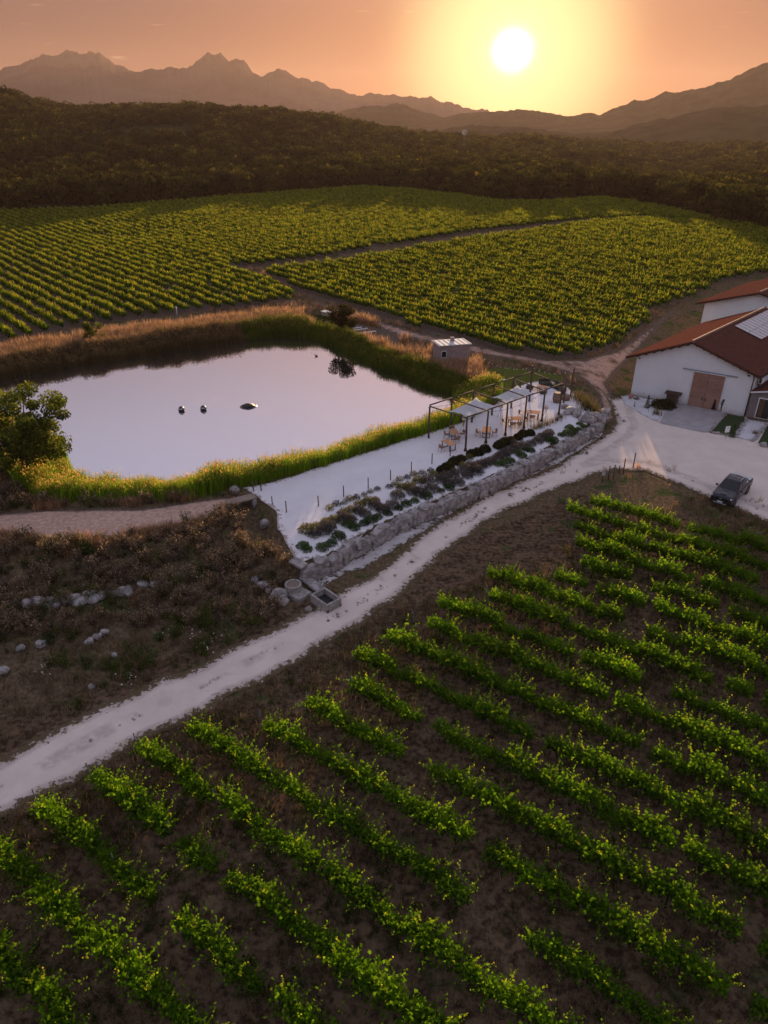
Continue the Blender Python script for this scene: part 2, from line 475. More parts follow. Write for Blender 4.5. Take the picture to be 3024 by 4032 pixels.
t = NT('ground_earth')
n1 = t.noise(0.35, 5, 0.6); n2 = t.noise(3.0, 5, 0.65); n3 = t.noise(0.08, 3, 0.5)
dry = t.ramp(n2, [(0.25, (0.045, 0.030, 0.018)), (0.5, (0.125, 0.085, 0.050)), (0.75, (0.23, 0.165, 0.10))])
weeds = t.mix(t.maprange(n2, 0.3, 0.7), (0.035, 0.055, 0.016), (0.075, 0.085, 0.03))
base = t.mix(t.maprange(n1, 0.52, 0.66), dry, weeds)
tilled = t.ramp(n2, [(0.25, (0.075, 0.050, 0.040)), (0.5, (0.13, 0.092, 0.072)), (0.78, (0.20, 0.150, 0.120))])
at = t.n('ShaderNodeAttribute'); at.attribute_name = 'mask'
sep = t.n('ShaderNodeSeparateColor'); t.l(at.outputs['Color'], sep.inputs[0])
vinebase = t.mix(t.maprange(n1, 0.56, 0.72), t.mix(t.maprange(t.math('ADD', t.math('MULTIPLY', n2, .6), t.math('MULTIPLY', t.noise(0.9, 4, .6), .4)), 0.38, 0.62), (0.036, 0.023, 0.014), (0.165, 0.106, 0.064)), weeds)
base = t.mix(at.outputs['Alpha'], base, vinebase)
dirt = t.ramp(n2, [(0.25, (0.34, 0.20, 0.15)), (0.5, (0.54, 0.34, 0.26)), (0.75, (0.68, 0.46, 0.36))])
base = t.mix(t.maprange(sep.outputs[0], 0.3, 0.6), base, tilled)
dirt = t.mix(t.math('MULTIPLY', t.maprange(n1, 0.45, 0.7), t.maprange(sep.outputs[0], .90, .97, 1.0, 0.12)), dirt, dry)
base = t.mix(t.maprange(t.math('ADD', sep.outputs[0], t.math('MULTIPLY', t.math('SUBTRACT', n1, 0.5), 0.5)), 0.7, 0.9), base, dirt)
lawn_c = t.mix(t.maprange(n2, 0.3, 0.7), (0.055, 0.085, 0.018), (0.14, 0.13, 0.03))
base = t.mix(t.maprange(sep.outputs[1], 0.3, 0.7), base, lawn_c)
base = t.mix(sep.outputs[2], base, (0.035, 0.035, 0.018))
M_GROUND = t.finish(base, 1.0, n2, 0.06, spec=0.0)
ground = link(bpy.data.objects.new('ground', np_mesh('ground', np.stack([xr, yr, Z.ravel()], 1), F, M_GROUND, True, {'mask': ('POINT', 'FLOAT_COLOR', mask)})))
tag(ground, 'dry brown earth and vineyard ground running to the hills', 'ground', kind='structure')

def sheet(name, poly, mat, step=1.0, lift=0.02, ragged=0.0, zfun=None, seed=5):
    """a ground covering laid over the terrain; carries its distance to the edge"""
    pts = []
    n = len(poly)
    for i in range(n):
        a = np.array(poly[i][:2], float); b = np.array(poly[(i + 1) % n][:2], float)
        m = max(1, int(np.linalg.norm(b - a) / (step * 0.5)))
        for j in range(m): pts.append(a + (b - a) * j / m)
    pts = np.array(pts)
    if ragged:
        c = np.roll(pts, -1, 0) - np.roll(pts, 1, 0); c /= np.linalg.norm(c, axis=1)[:, None] + 1e-9
        nn = np.stack([-c[:, 1], c[:, 0]], 1)
        pts = pts + nn * (fbm(pts[:, 0] / 1.3, pts[:, 1] / 1.3, seed, 3)[:, None] * ragged)
    bx0, by0 = pts.min(0); bx1, by1 = pts.max(0)
    gx, gy = np.meshgrid(np.arange(bx0, bx1, step), np.arange(by0, by1, step))
    gx = gx.ravel() + rng.uniform(-.1, .1, gx.size) * step; gy = gy.ravel() + rng.uniform(-.1, .1, gy.size) * step
    keep = sdist(gx, gy, pts) < -step * 0.4
    allp = [Vector((float(a), float(b))) for a, b in np.concatenate([pts, np.stack([gx[keep], gy[keep]], 1)])]
    nb = len(pts)
    vv, _, ff, *_r = delaunay_2d_cdt(allp, [(i, (i + 1) % nb) for i in range(nb)], [list(range(nb))], 1, 1e-4)
    vv = np.array([(p[0], p[1]) for p in vv])
    ff = [f for f in ff if len(f) == 3]
    zz = (hfun(vv[:, 0], vv[:, 1]) if zfun is None else zfun(vv[:, 0], vv[:, 1])) + lift
    ed = -sdist(vv[:, 0], vv[:, 1], pts)
    me = np_mesh(name, np.column_stack([vv, zz]), np.array(ff), mat, True, {'edge': ('POINT', 'FLOAT', ed)})
    o = link(bpy.data.objects.new(name, me))
    return o

def gravelmat(name, c1, c2, dirt, e0=0.05, e1=0.9, ruts=False):
    t = NT(name)
    n1 = t.noise(0.45, 5, 0.6); n2 = t.noise(9.0, 4, 0.7); n3 = t.noise(2.6, 7, 0.72); n4 = t.noise(1.3, 5, .65)
    ed = t.attr('edge')
    c = t.mix(t.maprange(n1, 0.3, 0.7), c1, c2)
    c = t.mix(t.maprange(n2, 0.60, 0.8), c, tuple(x * 0.6 for x in c1))
    c = t.mix(t.math('MULTIPLY', t.maprange(n4, 0.56, 0.72), 0.28), c, tuple(x * .72 for x in c2))
    if ruts:
        band = t.math('MULTIPLY', t.maprange(t.math('ABSOLUTE', t.math('SUBTRACT', ed, 1.25)), .25, .6, 0, 1), t.math('MULTIPLY', t.maprange(n4, .3, .6), t.maprange(ed, 2.3, 3.0, 1.0, 0.0)))
        c = t.mix(t.math('MULTIPLY', band, .7), c, tuple(x * .66 for x in c2))
    e = t.math('ADD', ed, t.math('MULTIPLY', t.math('SUBTRACT', n3, 0.5), 2.6))
    c = t.mix(t.maprange(e, e0, e1), dirt, c)
    return t.finish(c, 1.0, n2, 0.025, spec=0.0)
M_ROAD = gravelmat('pale_road_gravel', (0.76, 0.63, 0.545), (0.68, 0.55, 0.47), (0.12, 0.085, 0.05), .3, .62, True)
M_TERR = gravelmat('white_terrace_gravel', (0.80, 0.75, 0.75), (0.75, 0.69, 0.69), (0.34, 0.27, 0.22), 0.0, 0.35)
road = sheet('road', ROAD, M_ROAD, 1.2, 0.03, 0.5)
tag(road, 'pale gravel track and yard in front of the barn', 'road', kind='structure')
terrace = sheet('terrace', TERRACE, M_TERR, 0.9, 0.03, 0.25)
tag(terrace, 'white gravel terrace between the pond and the boulder wall', 'terrace', kind='structure')

# water
t = NT('still_water')
w = t.noise(1.2, 3, 0.5)
g = t.n('ShaderNodeBsdfGlossy'); g.inputs['Roughness'].default_value = 0.03; g.inputs['Color'].default_value = (1.0, 0.95, 0.96, 1)
d_ = t.n('ShaderNodeBsdfDiffuse'); d_.inputs['Color'].default_value = (0.03, 0.032, 0.03, 1)
bp = t.n('ShaderNodeBump'); bp.inputs['Distance'].default_value = 0.01; bp.inputs['Strength'].default_value = 0.2; t.l(w, bp.inputs['Height']); t.l(bp.outputs[0], g.inputs['Normal'])
mx = t.n('ShaderNodeMixShader'); mx.inputs[0].default_value = 0.72
t.l(d_.outputs[0], mx.inputs[1]); t.l(g.outputs[0], mx.inputs[2]); t.l(mx.outputs[0], t.out.inputs['Surface'])
pond = sheet('pond_water', [(x, y) for x, y in POND], t.m, 4.0, 0.0, 0.0, lambda x, y: np.full(x.shape, 0.8))
tag(pond, 'still pond mirroring the pale evening sky', 'pond', kind='structure')

# ---------------------------------------------------------------- hills and mountains
def v2el(v): return math.tan(R((252.0 - v) / 1960.0 * 1.22 * 57.2958 * 0.995))
def u2az(u): return math.degrees(math.atan((u - 829.5) * 1.8228 / (2797 * math.cos(R(29.2)) + 1560 * math.sin(R(29.2)))))
def ridge(name, crest, dist, front, back, foot, amp, freq, mat, label, seed, bumps=0.0, crag=0.0):
    az = np.array([u2az(u) for u, v in crest]); zc = np.array([CAM_H + dist * v2el(v) for u, v in crest])
    th = np.concatenate([np.linspace(-52, -27, 120), np.linspace(-27, 27, 1500)[1:-1], np.linspace(27, 52, 120)]); rr_ = np.concatenate([np.linspace(dist - front, dist, 26), np.linspace(dist, dist + back, 8)[1:]])
    TH, RR = np.meshgrid(th, rr_)
    x, y = RR * np.sin(np.radians(TH)), RR * np.cos(np.radians(TH))
    c = np.interp(TH, az, zc)
    out = np.maximum(np.maximum(az[0] - TH, TH - az[-1]), 0)
    c = c + smooth(0, 8, out) * fbm(TH / 5, TH * 0, seed + 40, 4) * (zc.max() - foot) * 0.4
    tt = np.where(RR <= dist, (RR - dist + front) / front, 1 - (RR - dist) / back)
    prof = smooth(0, 1, np.clip(tt, 0, 1)) * 0.45 + np.clip(tt, 0, 1) * 0.55
    c = c + crag * (np.abs(fbm(TH * 0.9, TH * 0 + seed, seed + 3, 4, .55)) * 2 - .35)
    rid = 1 - np.abs(fbm(x / freq, y / freq, seed, 5, 0.55)) * 2
    z = foot + (c - foot) * prof + amp * (rid - 0.6) * prof * (1 - np.clip(tt, 0, 1) ** 3 * 0.85)
    if bumps: z = z + bumps * fbm(x / (bumps * 4), y / (bumps * 4), seed + 9, 3) * np.clip(tt * 2, 0, 1)
    n_ = len(th)
    i2, j2 = np.meshgrid(np.arange(n_ - 1), np.arange(len(rr_) - 1))
    q = (j2 * n_ + i2).ravel()
    o = link(bpy.data.objects.new(name, np_mesh(name, np.stack([x.ravel(), y.ravel(), z.ravel()], 1), np.stack([q, q + 1, q + n_ + 1, q + n_], 1), mat, True)))
    return tag(o, label, 'hills', kind='structure')
M_HILL = simple('wooded_hill', (0.045, 0.046, 0.02), (0.022, 0.024, 0.012), 0.02, 1.0, 2.0, spec=0.0)
M_ROCK = simple('far_mountain', (0.07, 0.058, 0.052), (0.04, 0.035, 0.032), 0.004, 1.0, 10.0, spec=0.0)
MOUNT = [(0, 190), (30, 183), (60, 178), (80, 168), (110, 162), (120, 157), (140, 160), (150, 158), (170, 150), (195, 160), (215, 152), (235, 155), (260, 168), (290, 178), (320, 184), (340, 178), (355, 179), (380, 173), (415, 178), (430, 172), (445, 160), (462, 148), (480, 155), (490, 152), (505, 165), (520, 160), (535, 163), (550, 178), (570, 187), (590, 182), (607, 173), (625, 184), (660, 192), (690, 196), (720, 206), (760, 215), (780, 220), (800, 214), (830, 218), (850, 216), (880, 222), (900, 226), (930, 222), (960, 232), (985, 233), (1000, 243), (1050, 241), (1070, 250), (1200, 262), (1659, 262)]
MID = [(-60, 262), (0, 258), (40, 228), (110, 230), (190, 240), (230, 250), (420, 262), (660, 262), (700, 252), (740, 246), (780, 237), (830, 236), (860, 232), (895, 243), (955, 256), (1005, 250), (1050, 244), (1130, 243), (1200, 252), (1240, 254), (1265, 250), (1295, 252), (1330, 240), (1365, 228), (1385, 230), (1430, 213), (1450, 218), (1505, 208), (1550, 200), (1590, 185), (1630, 170), (1680, 172), (1800, 150)]
NEAR = [(-100, 275), (300, 275), (760, 275), (885, 283), (1020, 271), (1130, 273), (1245, 286), (1330, 281), (1380, 266), (1455, 256), (1530, 241), (1659, 237), (1800, 215)]
ridge('mountains', MOUNT, 4600, 1700, 1200, -10, 40, 300, M_ROCK, 'jagged granite mountains hazy on the horizon', 31, 0, 14)
ridge('hills', MID, 2600, 420, 700, -8, 18, 160, M_HILL, 'dark hills rising to a peak under the sun', 51, 5.0, 1.5)
ridge('hills', NEAR, 1500, 260, 500, -8, 8, 90, M_HILL, 'low wooded ridge in front of the dark hills', 71, 4.0)

# ---------------------------------------------------------------- haze
hb = MB().box((0, 2900, 146), (18800, 6600, 330))
t = NT('evening_haze')
pv = t.n('ShaderNodeVolumePrincipled')
pv.inputs['Color'].default_value = (0.86, 0.64, 0.58, 1)
pv.inputs['Density'].default_value = HAZE_D = 0.55e-4
pv.inputs['Anisotropy'].default_value = 0.25
t.l(pv.outputs[0], t.out.inputs['Volume'])
haze = hb.build('haze', t.m)
tag(haze, 'thin warm evening haze over the whole valley', 'haze', kind='stuff')
# ---------------------------------------------------------------- foliage helpers
def leaf_quads(p, size, tint, up=0.35, aspect=0.8, axis=None, spread=1.0):
    """kite-shaped leaf blades at points p; returns verts, faces, tint"""
    p = np.asarray(p, float); n = len(p)
    size = np.broadcast_to(size, (n,))
    a = rng.normal(size=(n, 3)) * spread
    if axis is not None: a = a + axis
    a /= np.linalg.norm(a, axis=1)[:, None] + 1e-9
    nn = rng.normal(size=(n, 3)); nn[:, 2] += up * 3
    b = np.cross(nn, a); b /= np.linalg.norm(b, axis=1)[:, None] + 1e-9
    s = size[:, None]
    drop = np.array([0, 0, -0.25]) * s
    v = np.stack([p - a * s * .5, p + b * s * .5 * aspect, p + a * s * .5 + drop, p - b * s * .5 * aspect], 1).reshape(-1, 3)
    f = np.arange(4 * n).reshape(-1, 4)
    return v, f, np.repeat(tint, 4)

def blade_strips(base, height, lean, width, tint, seg=3):
    """grass or reed blades: narrow bent strips"""
    n = len(base); base = np.asarray(base, float)
    ang = rng.uniform(0, 2 * math.pi, n); side = np.stack([np.cos(ang), np.sin(ang), np.zeros(n)], 1)
    la = rng.uniform(0, 2 * math.pi, n); ld = np.stack([np.cos(la), np.sin(la), np.zeros(n)], 1)
    V = []; 
    for i in range(seg + 1):
        t_ = i / seg
        c = base + np.array([0, 0, 1.0]) * (height * t_)[:, None] + ld * (lean * height * t_ * t_)[:, None]
        c[:, 2] -= lean * height * t_ * t_ * 0.3
        w_ = (np.broadcast_to(width, (n,)) * (1 - 0.85 * t_))[:, None]
        V.append(c - side * w_ / 2); V.append(c + side * w_ / 2)
    V = np.stack(V, 1); m = 2 * (seg + 1)
    o = (np.arange(n) * m)[:, None]
    F_ = np.concatenate([np.stack([o[:, 0] + 2 * i, o[:, 0] + 2 * i + 1, o[:, 0] + 2 * i + 3, o[:, 0] + 2 * i + 2], 1) for i in range(seg)])
    return V.reshape(-1, 3), F_, np.repeat(tint, m)

def merge(*parts):
    v = []; f = []; t_ = []; n = 0
    for a, b, c in parts:
        v.append(a); f.append(b + n); t_.append(c); n += len(a)
    return np.concatenate(v), np.concatenate(f), np.concatenate(t_)

def foliage_mesh(name, parts, mat):
    v, f, t_ = merge(*parts)
    return np_mesh(name, v, f, mat, False, {'tint': ('POINT', 'FLOAT', np.clip(t_, 0, 1))})

def scatter(name, pts, protos, rot, scl, label, cat, tilt=None):
    """one uncountable mass: copies of a few shapes spread over points"""
    pts = np.asarray(pts, np.float32); n = len(pts)
    me = bpy.data.meshes.new(name); me.vertices.add(n); me.vertices.foreach_set('co', pts.ravel())
    for nm, typ, arr in (('rot', 'FLOAT', rot), ('scl', 'FLOAT', scl)):
        a = me.attributes.new(nm, typ, 'POINT'); a.data.foreach_set('value', np.asarray(arr, np.float32))
    a = me.attributes.new('pick', 'INT', 'POINT'); a.data.foreach_set('value', rng.integers(0, len(protos), n).astype(np.int32))
    o = link(bpy.data.objects.new(name, me))
    coll = bpy.data.collections.new(name + '_shapes')
    for i, m in enumerate(protos):
        coll.objects.link(bpy.data.objects.new(f'{name}_shape', m))
    g = bpy.data.node_groups.new(name, 'GeometryNodeTree')
    g.interface.new_socket('Geometry', in_out='INPUT', socket_type='NodeSocketGeometry')
    g.interface.new_socket('Geometry', in_out='OUTPUT', socket_type='NodeSocketGeometry')
    N = g.nodes; L = g.links
    gi = N.new('NodeGroupInput'); go = N.new('NodeGroupOutput')
    ci = N.new('GeometryNodeCollectionInfo'); ci.inputs['Collection'].default_value = coll
    ci.inputs['Separate Children'].default_value = True; ci.inputs['Reset Children'].default_value = True
    ip = N.new('GeometryNodeInstanceOnPoints'); ip.inputs['Pick Instance'].default_value = True
    def na(nm, typ):
        q = N.new('GeometryNodeInputNamedAttribute'); q.data_type = typ; q.inputs['Name'].default_value = nm; return q.outputs[0]
    cx = N.new('ShaderNodeCombineXYZ'); L.new(na('rot', 'FLOAT'), cx.inputs['Z'])
    L.new(gi.outputs[0], ip.inputs['Points']); L.new(ci.outputs[0], ip.inputs['Instance'])
    L.new(na('pick', 'INT'), ip.inputs['Instance Index'])
    L.new(cx.outputs[0], ip.inputs['Rotation']); L.new(na('scl', 'FLOAT'), ip.inputs['Scale'])
    L.new(ip.outputs[0], go.inputs[0])
    md = o.modifiers.new('spread', 'NODES'); md.node_group = g
    return tag(o, label, cat, kind='stuff')

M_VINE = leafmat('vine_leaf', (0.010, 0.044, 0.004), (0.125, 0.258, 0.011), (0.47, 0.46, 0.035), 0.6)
M_BARK = simple('dark_bark', (0.06, 0.045, 0.035), (0.03, 0.022, 0.018), 12, 0.9, 0.02, obj=True)

def vine_shape(seed, n_shoot=15, fill=130, h=1.0, leaf=0.13, wide=0.68):
    r_ = np.random.default_rng(seed)
    P_ = []; T_ = []; S_ = []
    for i in range(n_shoot):
        x0 = r_.uniform(-wide, wide); y0 = r_.normal(0, 0.06); z0 = 0.62 + r_.normal(0, 0.05)
        long = r_.random() < 0.30
        L_ = r_.uniform(0.85, 1.45) if long else r_.uniform(0.4, 0.8)
        dirv = np.array([r_.normal(0.05, 0.28), r_.normal(0, 0.45), 1.0]); dirv /= np.linalg.norm(dirv)
        k_ = int(L_ / 0.065)
        for j in range(k_):
            s_ = (j + 0.5) / k_
            c = np.array([x0, y0, z0]) + dirv * L_ * s_ * h + np.array([dirv[0], dirv[1], -0.75]) * 0.38 * s_ ** 2 * L_
            P_.append(c + r_.normal(0, 0.065 * (1 - 0.6 * s_), 3)); T_.append(0.22 + 0.62 * s_ ** 2.2 + r_.normal(0, 0.05)); S_.append(leaf * (1.05 - 0.5 * s_ ** 2) * r_.uniform(0.8, 1.2))
    f = np.stack([r_.uniform(-wide, wide, fill), r_.normal(0, 0.26, fill), r_.uniform(0.56, 1.25, fill)], 1)
    P_ = np.concatenate([np.array(P_), f]); T_ = np.concatenate([T_, np.clip((f[:, 2] - .45) * .6 + r_.normal(0, .06, fill), 0, 1)]); S_ = np.concatenate([S_, leaf * r_.uniform(0.8, 1.3, fill)])
    T_ = np.clip(0.10 + 0.62 * (P_[:, 2] - 0.5) / 1.0 + r_.normal(0, .06, len(P_)), 0, 1)  # lighter upward, darker below: sunlit crest and shade put into the leaf tint
    return leaf_quads(P_, S_, T_, 0.3, 0.95)

def vine_trunk(seed):
    r_ = np.random.default_rng(seed)
    m = MB()
    m.tube([(0, 0, -0.05), (r_.normal(0, .03), r_.normal(0, .03), 0.3), (0, 0, 0.6)], [0.045, 0.035, 0.03], 6)
    for s_ in (-1, 1): m.tube([(0, 0, 0.58), (s_ * 0.25, 0, 0.64), (s_ * 0.55, 0, 0.64)], [0.025, 0.02, 0.012], 5)
    return m.mesh('trunk', M_BARK, True)
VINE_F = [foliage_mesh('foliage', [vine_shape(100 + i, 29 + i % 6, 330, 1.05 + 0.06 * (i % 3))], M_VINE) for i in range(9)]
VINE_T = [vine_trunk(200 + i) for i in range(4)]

# ---------------------------------------------------------------- near vineyard: rows running down from the track
RD = np.array([math.cos(R(-34.6)), math.sin(R(-34.6))]); RN = np.array([-RD[1], RD[0]])
ROW0, ROWS = 4.75, 2.6
# start of every row along its own direction
ROW_START = [-33, -27.3, -27.2, -27.2, -26, -24.6, -21.6, -20.4, -19.0, -20.6, -19.9, -19.5, -19.2, -16.6, -18.2, -13.9, -12.6, -14.2, -15.5, -17.0, -16.0]
ROW_GAPS = {2: [(-19.5, -18.3)], 3: [(-17.9, -16.8)], 4: [(-21.6, -20.2), (-14.2, -13.2)], 6: [(-8.8, -8.0)], 5: [(-7.5, -5.2)], 7: [(-14.3, -12.6)], 8: [(-15.3, -14.2)], 9: [(-9.6, -8.6)], 10: [(-4.6, -3.4)],
            11: [(-7.6, -6.4)], 12: [(-10.6, -9.4), (-5.2, -4.0)], 13: [(-2.6, -1.4)], 14: [(-9.4, -6.8)], 15: [(-12.4, -10.9), (-8.6, -7.4)], 16: [(-9.9, -8.3), (-4.0, -2.8)], 17: [(-6.3, -5.0)], 18: [(-2.0, -0.8)], 20: [(-9.5, -8.4)]}
vines = []
def px(x, y, z):
    c_, s_ = math.cos(R(29.2)), math.sin(R(29.2))
    dep = y * c_ - (z - CAM_H) * s_; u_ = y * s_ + (z - CAM_H) * c_
    return 0.5 + x / dep * 2797 / 3024, 0.5 - u_ / dep * 2797 / 4032, dep
for k_ in range(-1, 21):
    off = ROW0 + ROWS * k_
    t0 = ROW_START[k_] if k_ >= 0 else -30
    t_ = t0; idx = 0
    while t_ < 34:
        p = RD * t_ + RN * off + RN * rng.normal(0, 0.07)
        gap = any(a < t_ < b for a, b in ROW_GAPS.get(k_, ())) or rng.random() < 0.035
        idx += 1
        if not gap and p[1] < 0.72 * p[0] + 47.5 and sdist(np.array([p[0]]), np.array([p[1]]), ROAD)[0] > 1.2:
            u_, v_, dep = px(p[0], p[1], 1.0)
            if dep > 3 and -0.05 < u_ < 1.06 and v_ < 1.06:
                vines.append((k_, idx, p[0], p[1], dep, 0.02 < u_ < 0.99 and v_ < 0.995))
        t_ += rng.uniform(0.98, 1.16)
ORD = ['first', 'second', 'third', 'fourth', 'fifth', 'sixth', 'seventh', 'eighth', 'ninth', 'tenth', 'eleventh', 'twelfth', 'thirteenth', 'fourteenth', 'fifteenth', 'sixteenth', 'seventeenth', 'eighteenth', 'nineteenth', 'twentieth', 'twenty-first', 'twenty-second', 'twenty-third', 'twenty-fourth', 'twenty-fifth', 'twenty-sixth', 'twenty-seventh', 'twenty-eighth', 'twenty-ninth', 'thirtieth', 'thirty-first', 'thirty-second']
rows_seen = sorted({v_[0] for v_ in vines if v_[5]})
near = sorted([v_ for v_ in vines if v_[5]], key=lambda q: q[4])[:300]
near_set = {(q[0], q[1]) for q in near}
row_count = {}
for v_ in sorted(vines, key=lambda q: (q[0], q[1])):
    k_, idx, x, y, dep, vis = v_
    if (k_, idx) not in near_set: continue
    row_count[k_] = row_count.get(k_, 0) + 1
    o = thing('grape_vine', f'{ORD[row_count[k_] - 1]} leafy vine from the track in the {ORD[rows_seen.index(k_)]} near row, counting from bottom left', 'vine', (x, y, hz(x, y)), R(-34.6) + (math.pi if rng.random() < .5 else 0) + rng.normal(0, .12), 'vines in the near vineyard')
    s_ = rng.uniform(0.84, 1.25); o.scale = (s_ * 1.06, s_ * 1.0, s_ * rng.uniform(0.98, 1.2))
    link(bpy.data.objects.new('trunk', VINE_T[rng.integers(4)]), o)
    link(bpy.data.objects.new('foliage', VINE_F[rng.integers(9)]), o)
rest = [(x, y) for k_, idx, x, y, dep, vis in vines if (k_, idx) not in near_set]

# far vineyard blocks: rows at 50 degrees
BD = np.array([math.cos(R(-50)), math.sin(R(-50))]); BN = np.array([-BD[1], BD[0]])
fp = []
for off in np.arange(-40, 330, 2.5):
    tt = np.arange(-330, 120, 0.88) + rng.uniform(0, 1)
    tt = tt + rng.normal(0, 0.12, tt.size)
    p = tt[:, None] * BD + (off + 0.2) * BN + rng.normal(0, 0.08, (tt.size, 1)) * BN
    fp.append(p)
fp = np.concatenate(fp)
fp = fp[(fp[:, 1] > 90) & (fp[:, 1] < 356) & (np.abs(fp[:, 0]) < fp[:, 1] * 0.56 + 12)]
ins = inside(fp[:, 0], fp[:, 1], FIELD_L) | inside(fp[:, 0], fp[:, 1], FIELD_R)
ins &= rng.random(len(fp)) > 0.05 + 0.25 * smooth(0.25, 0.6, fbm(fp[:, 0] / 14, fp[:, 1] / 14, 77, 3))
fp = fp[ins]
def far_vine(seed, n=95, leaf=0.26):
    r_ = np.random.default_rng(seed)
    p = np.stack([r_.uniform(-.8, .8, n), r_.normal(0, .26, n), 0.45 + 0.75 * r_.random(n) ** 0.8], 1)
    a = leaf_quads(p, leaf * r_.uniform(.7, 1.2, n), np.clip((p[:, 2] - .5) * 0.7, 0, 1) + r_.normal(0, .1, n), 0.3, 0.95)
    m = 12
    q = np.stack([r_.uniform(-.6, .6, m), r_.normal(0, .2, m), np.full(m, 0.95)], 1)
    b = blade_strips(q, r_.uniform(.35, .8, m), r_.uniform(.1, .5, m), 0.2, r_.uniform(0.7, 1.0, m), 2)
    return a, b
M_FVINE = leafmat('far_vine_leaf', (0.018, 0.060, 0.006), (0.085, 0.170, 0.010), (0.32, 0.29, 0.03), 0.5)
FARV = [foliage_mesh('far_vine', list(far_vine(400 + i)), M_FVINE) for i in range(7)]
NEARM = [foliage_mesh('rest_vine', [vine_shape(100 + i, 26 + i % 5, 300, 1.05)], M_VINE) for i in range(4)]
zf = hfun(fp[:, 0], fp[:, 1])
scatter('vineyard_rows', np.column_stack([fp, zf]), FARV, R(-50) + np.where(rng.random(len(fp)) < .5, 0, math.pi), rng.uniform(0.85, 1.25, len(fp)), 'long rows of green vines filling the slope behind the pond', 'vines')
if rest:
    rest = np.array(rest)
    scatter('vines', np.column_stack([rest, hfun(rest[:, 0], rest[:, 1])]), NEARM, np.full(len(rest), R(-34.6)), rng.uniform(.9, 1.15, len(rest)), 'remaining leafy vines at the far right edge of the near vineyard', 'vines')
print('VINES', len(vines), 'near', len(near), 'far', len(fp))

# ---------------------------------------------------------------- wood on the hill
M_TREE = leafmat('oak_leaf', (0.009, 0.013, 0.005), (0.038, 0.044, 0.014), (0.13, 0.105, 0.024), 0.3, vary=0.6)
def crown(seed, rad, hgt, n, leaf, clumps=9, base=0.25):
    r_ = np.random.default_rng(seed)
    P_ = []; T_ = []
    for c in range(clumps):
        a = r_.uniform(0, 2 * math.pi); d = rad * 0.62 * math.sqrt(r_.random())
        cc = np.array([math.cos(a) * d, math.sin(a) * d, hgt * r_.uniform(base + 0.2, 0.86)])
        cr = rad * r_.uniform(0.34, 0.52)
        m = n // clumps
        v = r_.normal(size=(m, 3)); v /= np.linalg.norm(v, axis=1)[:, None]
        v *= (cr * r_.random(m) ** 0.25)[:, None]; v[:, 2] *= 0.8
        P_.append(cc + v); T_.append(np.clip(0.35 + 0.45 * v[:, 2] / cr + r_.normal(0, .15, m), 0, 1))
    P_ = np.concatenate(P_); T_ = np.concatenate(T_)
    return leaf_quads(P_, leaf * r_.uniform(.7, 1.3, len(P_)), T_, 0.25, 0.9)
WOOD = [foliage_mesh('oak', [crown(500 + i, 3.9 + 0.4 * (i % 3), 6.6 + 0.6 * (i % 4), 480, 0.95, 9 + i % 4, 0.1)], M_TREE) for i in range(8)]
na = 20000
az = rng.uniform(-33, 33, na); rd = np.sqrt(rng.uniform(190 ** 2, 1000 ** 2, na))
wx, wy = rd * np.sin(np.radians(az)), rd * np.cos(np.radians(az))
edge = np.interp(wx, FAR_X, FAR_Y)
keep = (wy - edge > 2) & (rng.random(na) < 0.92 - 0.4 * smooth(.35, .6, fbm(wx / 60, wy / 60, 88, 3)))
# bare rock patch near the crest on the left
keep &= ((wx + 148) ** 2 / 40 ** 2 + (wy - 520) ** 2 / 40 ** 2) > 1
wx, wy = wx[keep], wy[keep]
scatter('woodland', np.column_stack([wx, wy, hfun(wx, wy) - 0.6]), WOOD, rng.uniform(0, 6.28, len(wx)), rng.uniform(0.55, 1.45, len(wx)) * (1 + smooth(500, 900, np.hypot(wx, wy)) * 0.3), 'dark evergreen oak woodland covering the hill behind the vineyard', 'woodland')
print('TREES', len(wx))

# ---------------------------------------------------------------- reeds, dry grass and scrub
M_REED = leafmat('reed_blade', (0.055, 0.135, 0.010), (0.24, 0.40, 0.022), (0.54, 0.31, 0.12), 0.5)
M_DRYREED = leafmat('dry_reed_blade', (0.075, 0.052, 0.030), (0.15, 0.12, 0.06), (0.33, 0.21, 0.12), 0.35)
M_STRAW = leafmat('straw', (0.070, 0.050, 0.030), (0.17, 0.125, 0.078), (0.33, 0.235, 0.16), 0.3)
M_HAY = leafmat('pink_dry_grass', (0.15, 0.09, 0.055), (0.38, 0.235, 0.15), (0.64, 0.40, 0.27), 0.45)
M_RUST = leafmat('rusty_dock', (0.06, 0.028, 0.018), (0.16, 0.065, 0.04), (0.30, 0.14, 0.08), 0.3)
M_SCRUB = leafmat('dry_scrub_leaf', (0.045, 0.032, 0.022), (0.16, 0.115, 0.080), (0.42, 0.31, 0.235), 0.35)
M_WEED = leafmat('weed_leaf', (0.020, 0.040, 0.008), (0.055, 0.085, 0.02), (0.12, 0.12, 0.03), 0.35)
def reed_clump(seed, n=34, h=2.1, rad=0.55, plume=0.35):
    b = rng.normal(0, rad * 0.6, (n, 3)); b[:, 2] = -0.1
    hh = h * rng.uniform(.6, 1.1, n)
    parts = [blade_strips(b, hh, rng.uniform(.05, .35, n), 0.085, rng.uniform(.1, .7, n), 3)]
    m = int(n * plume)
    if m:
        q = b[:m].copy(); q[:, 2] = hh[:m] * .93
        parts.append(leaf_quads(q, 0.30, np.full(m, .95), 0, .35, np.array([0, 0, 3.0])))
    return parts
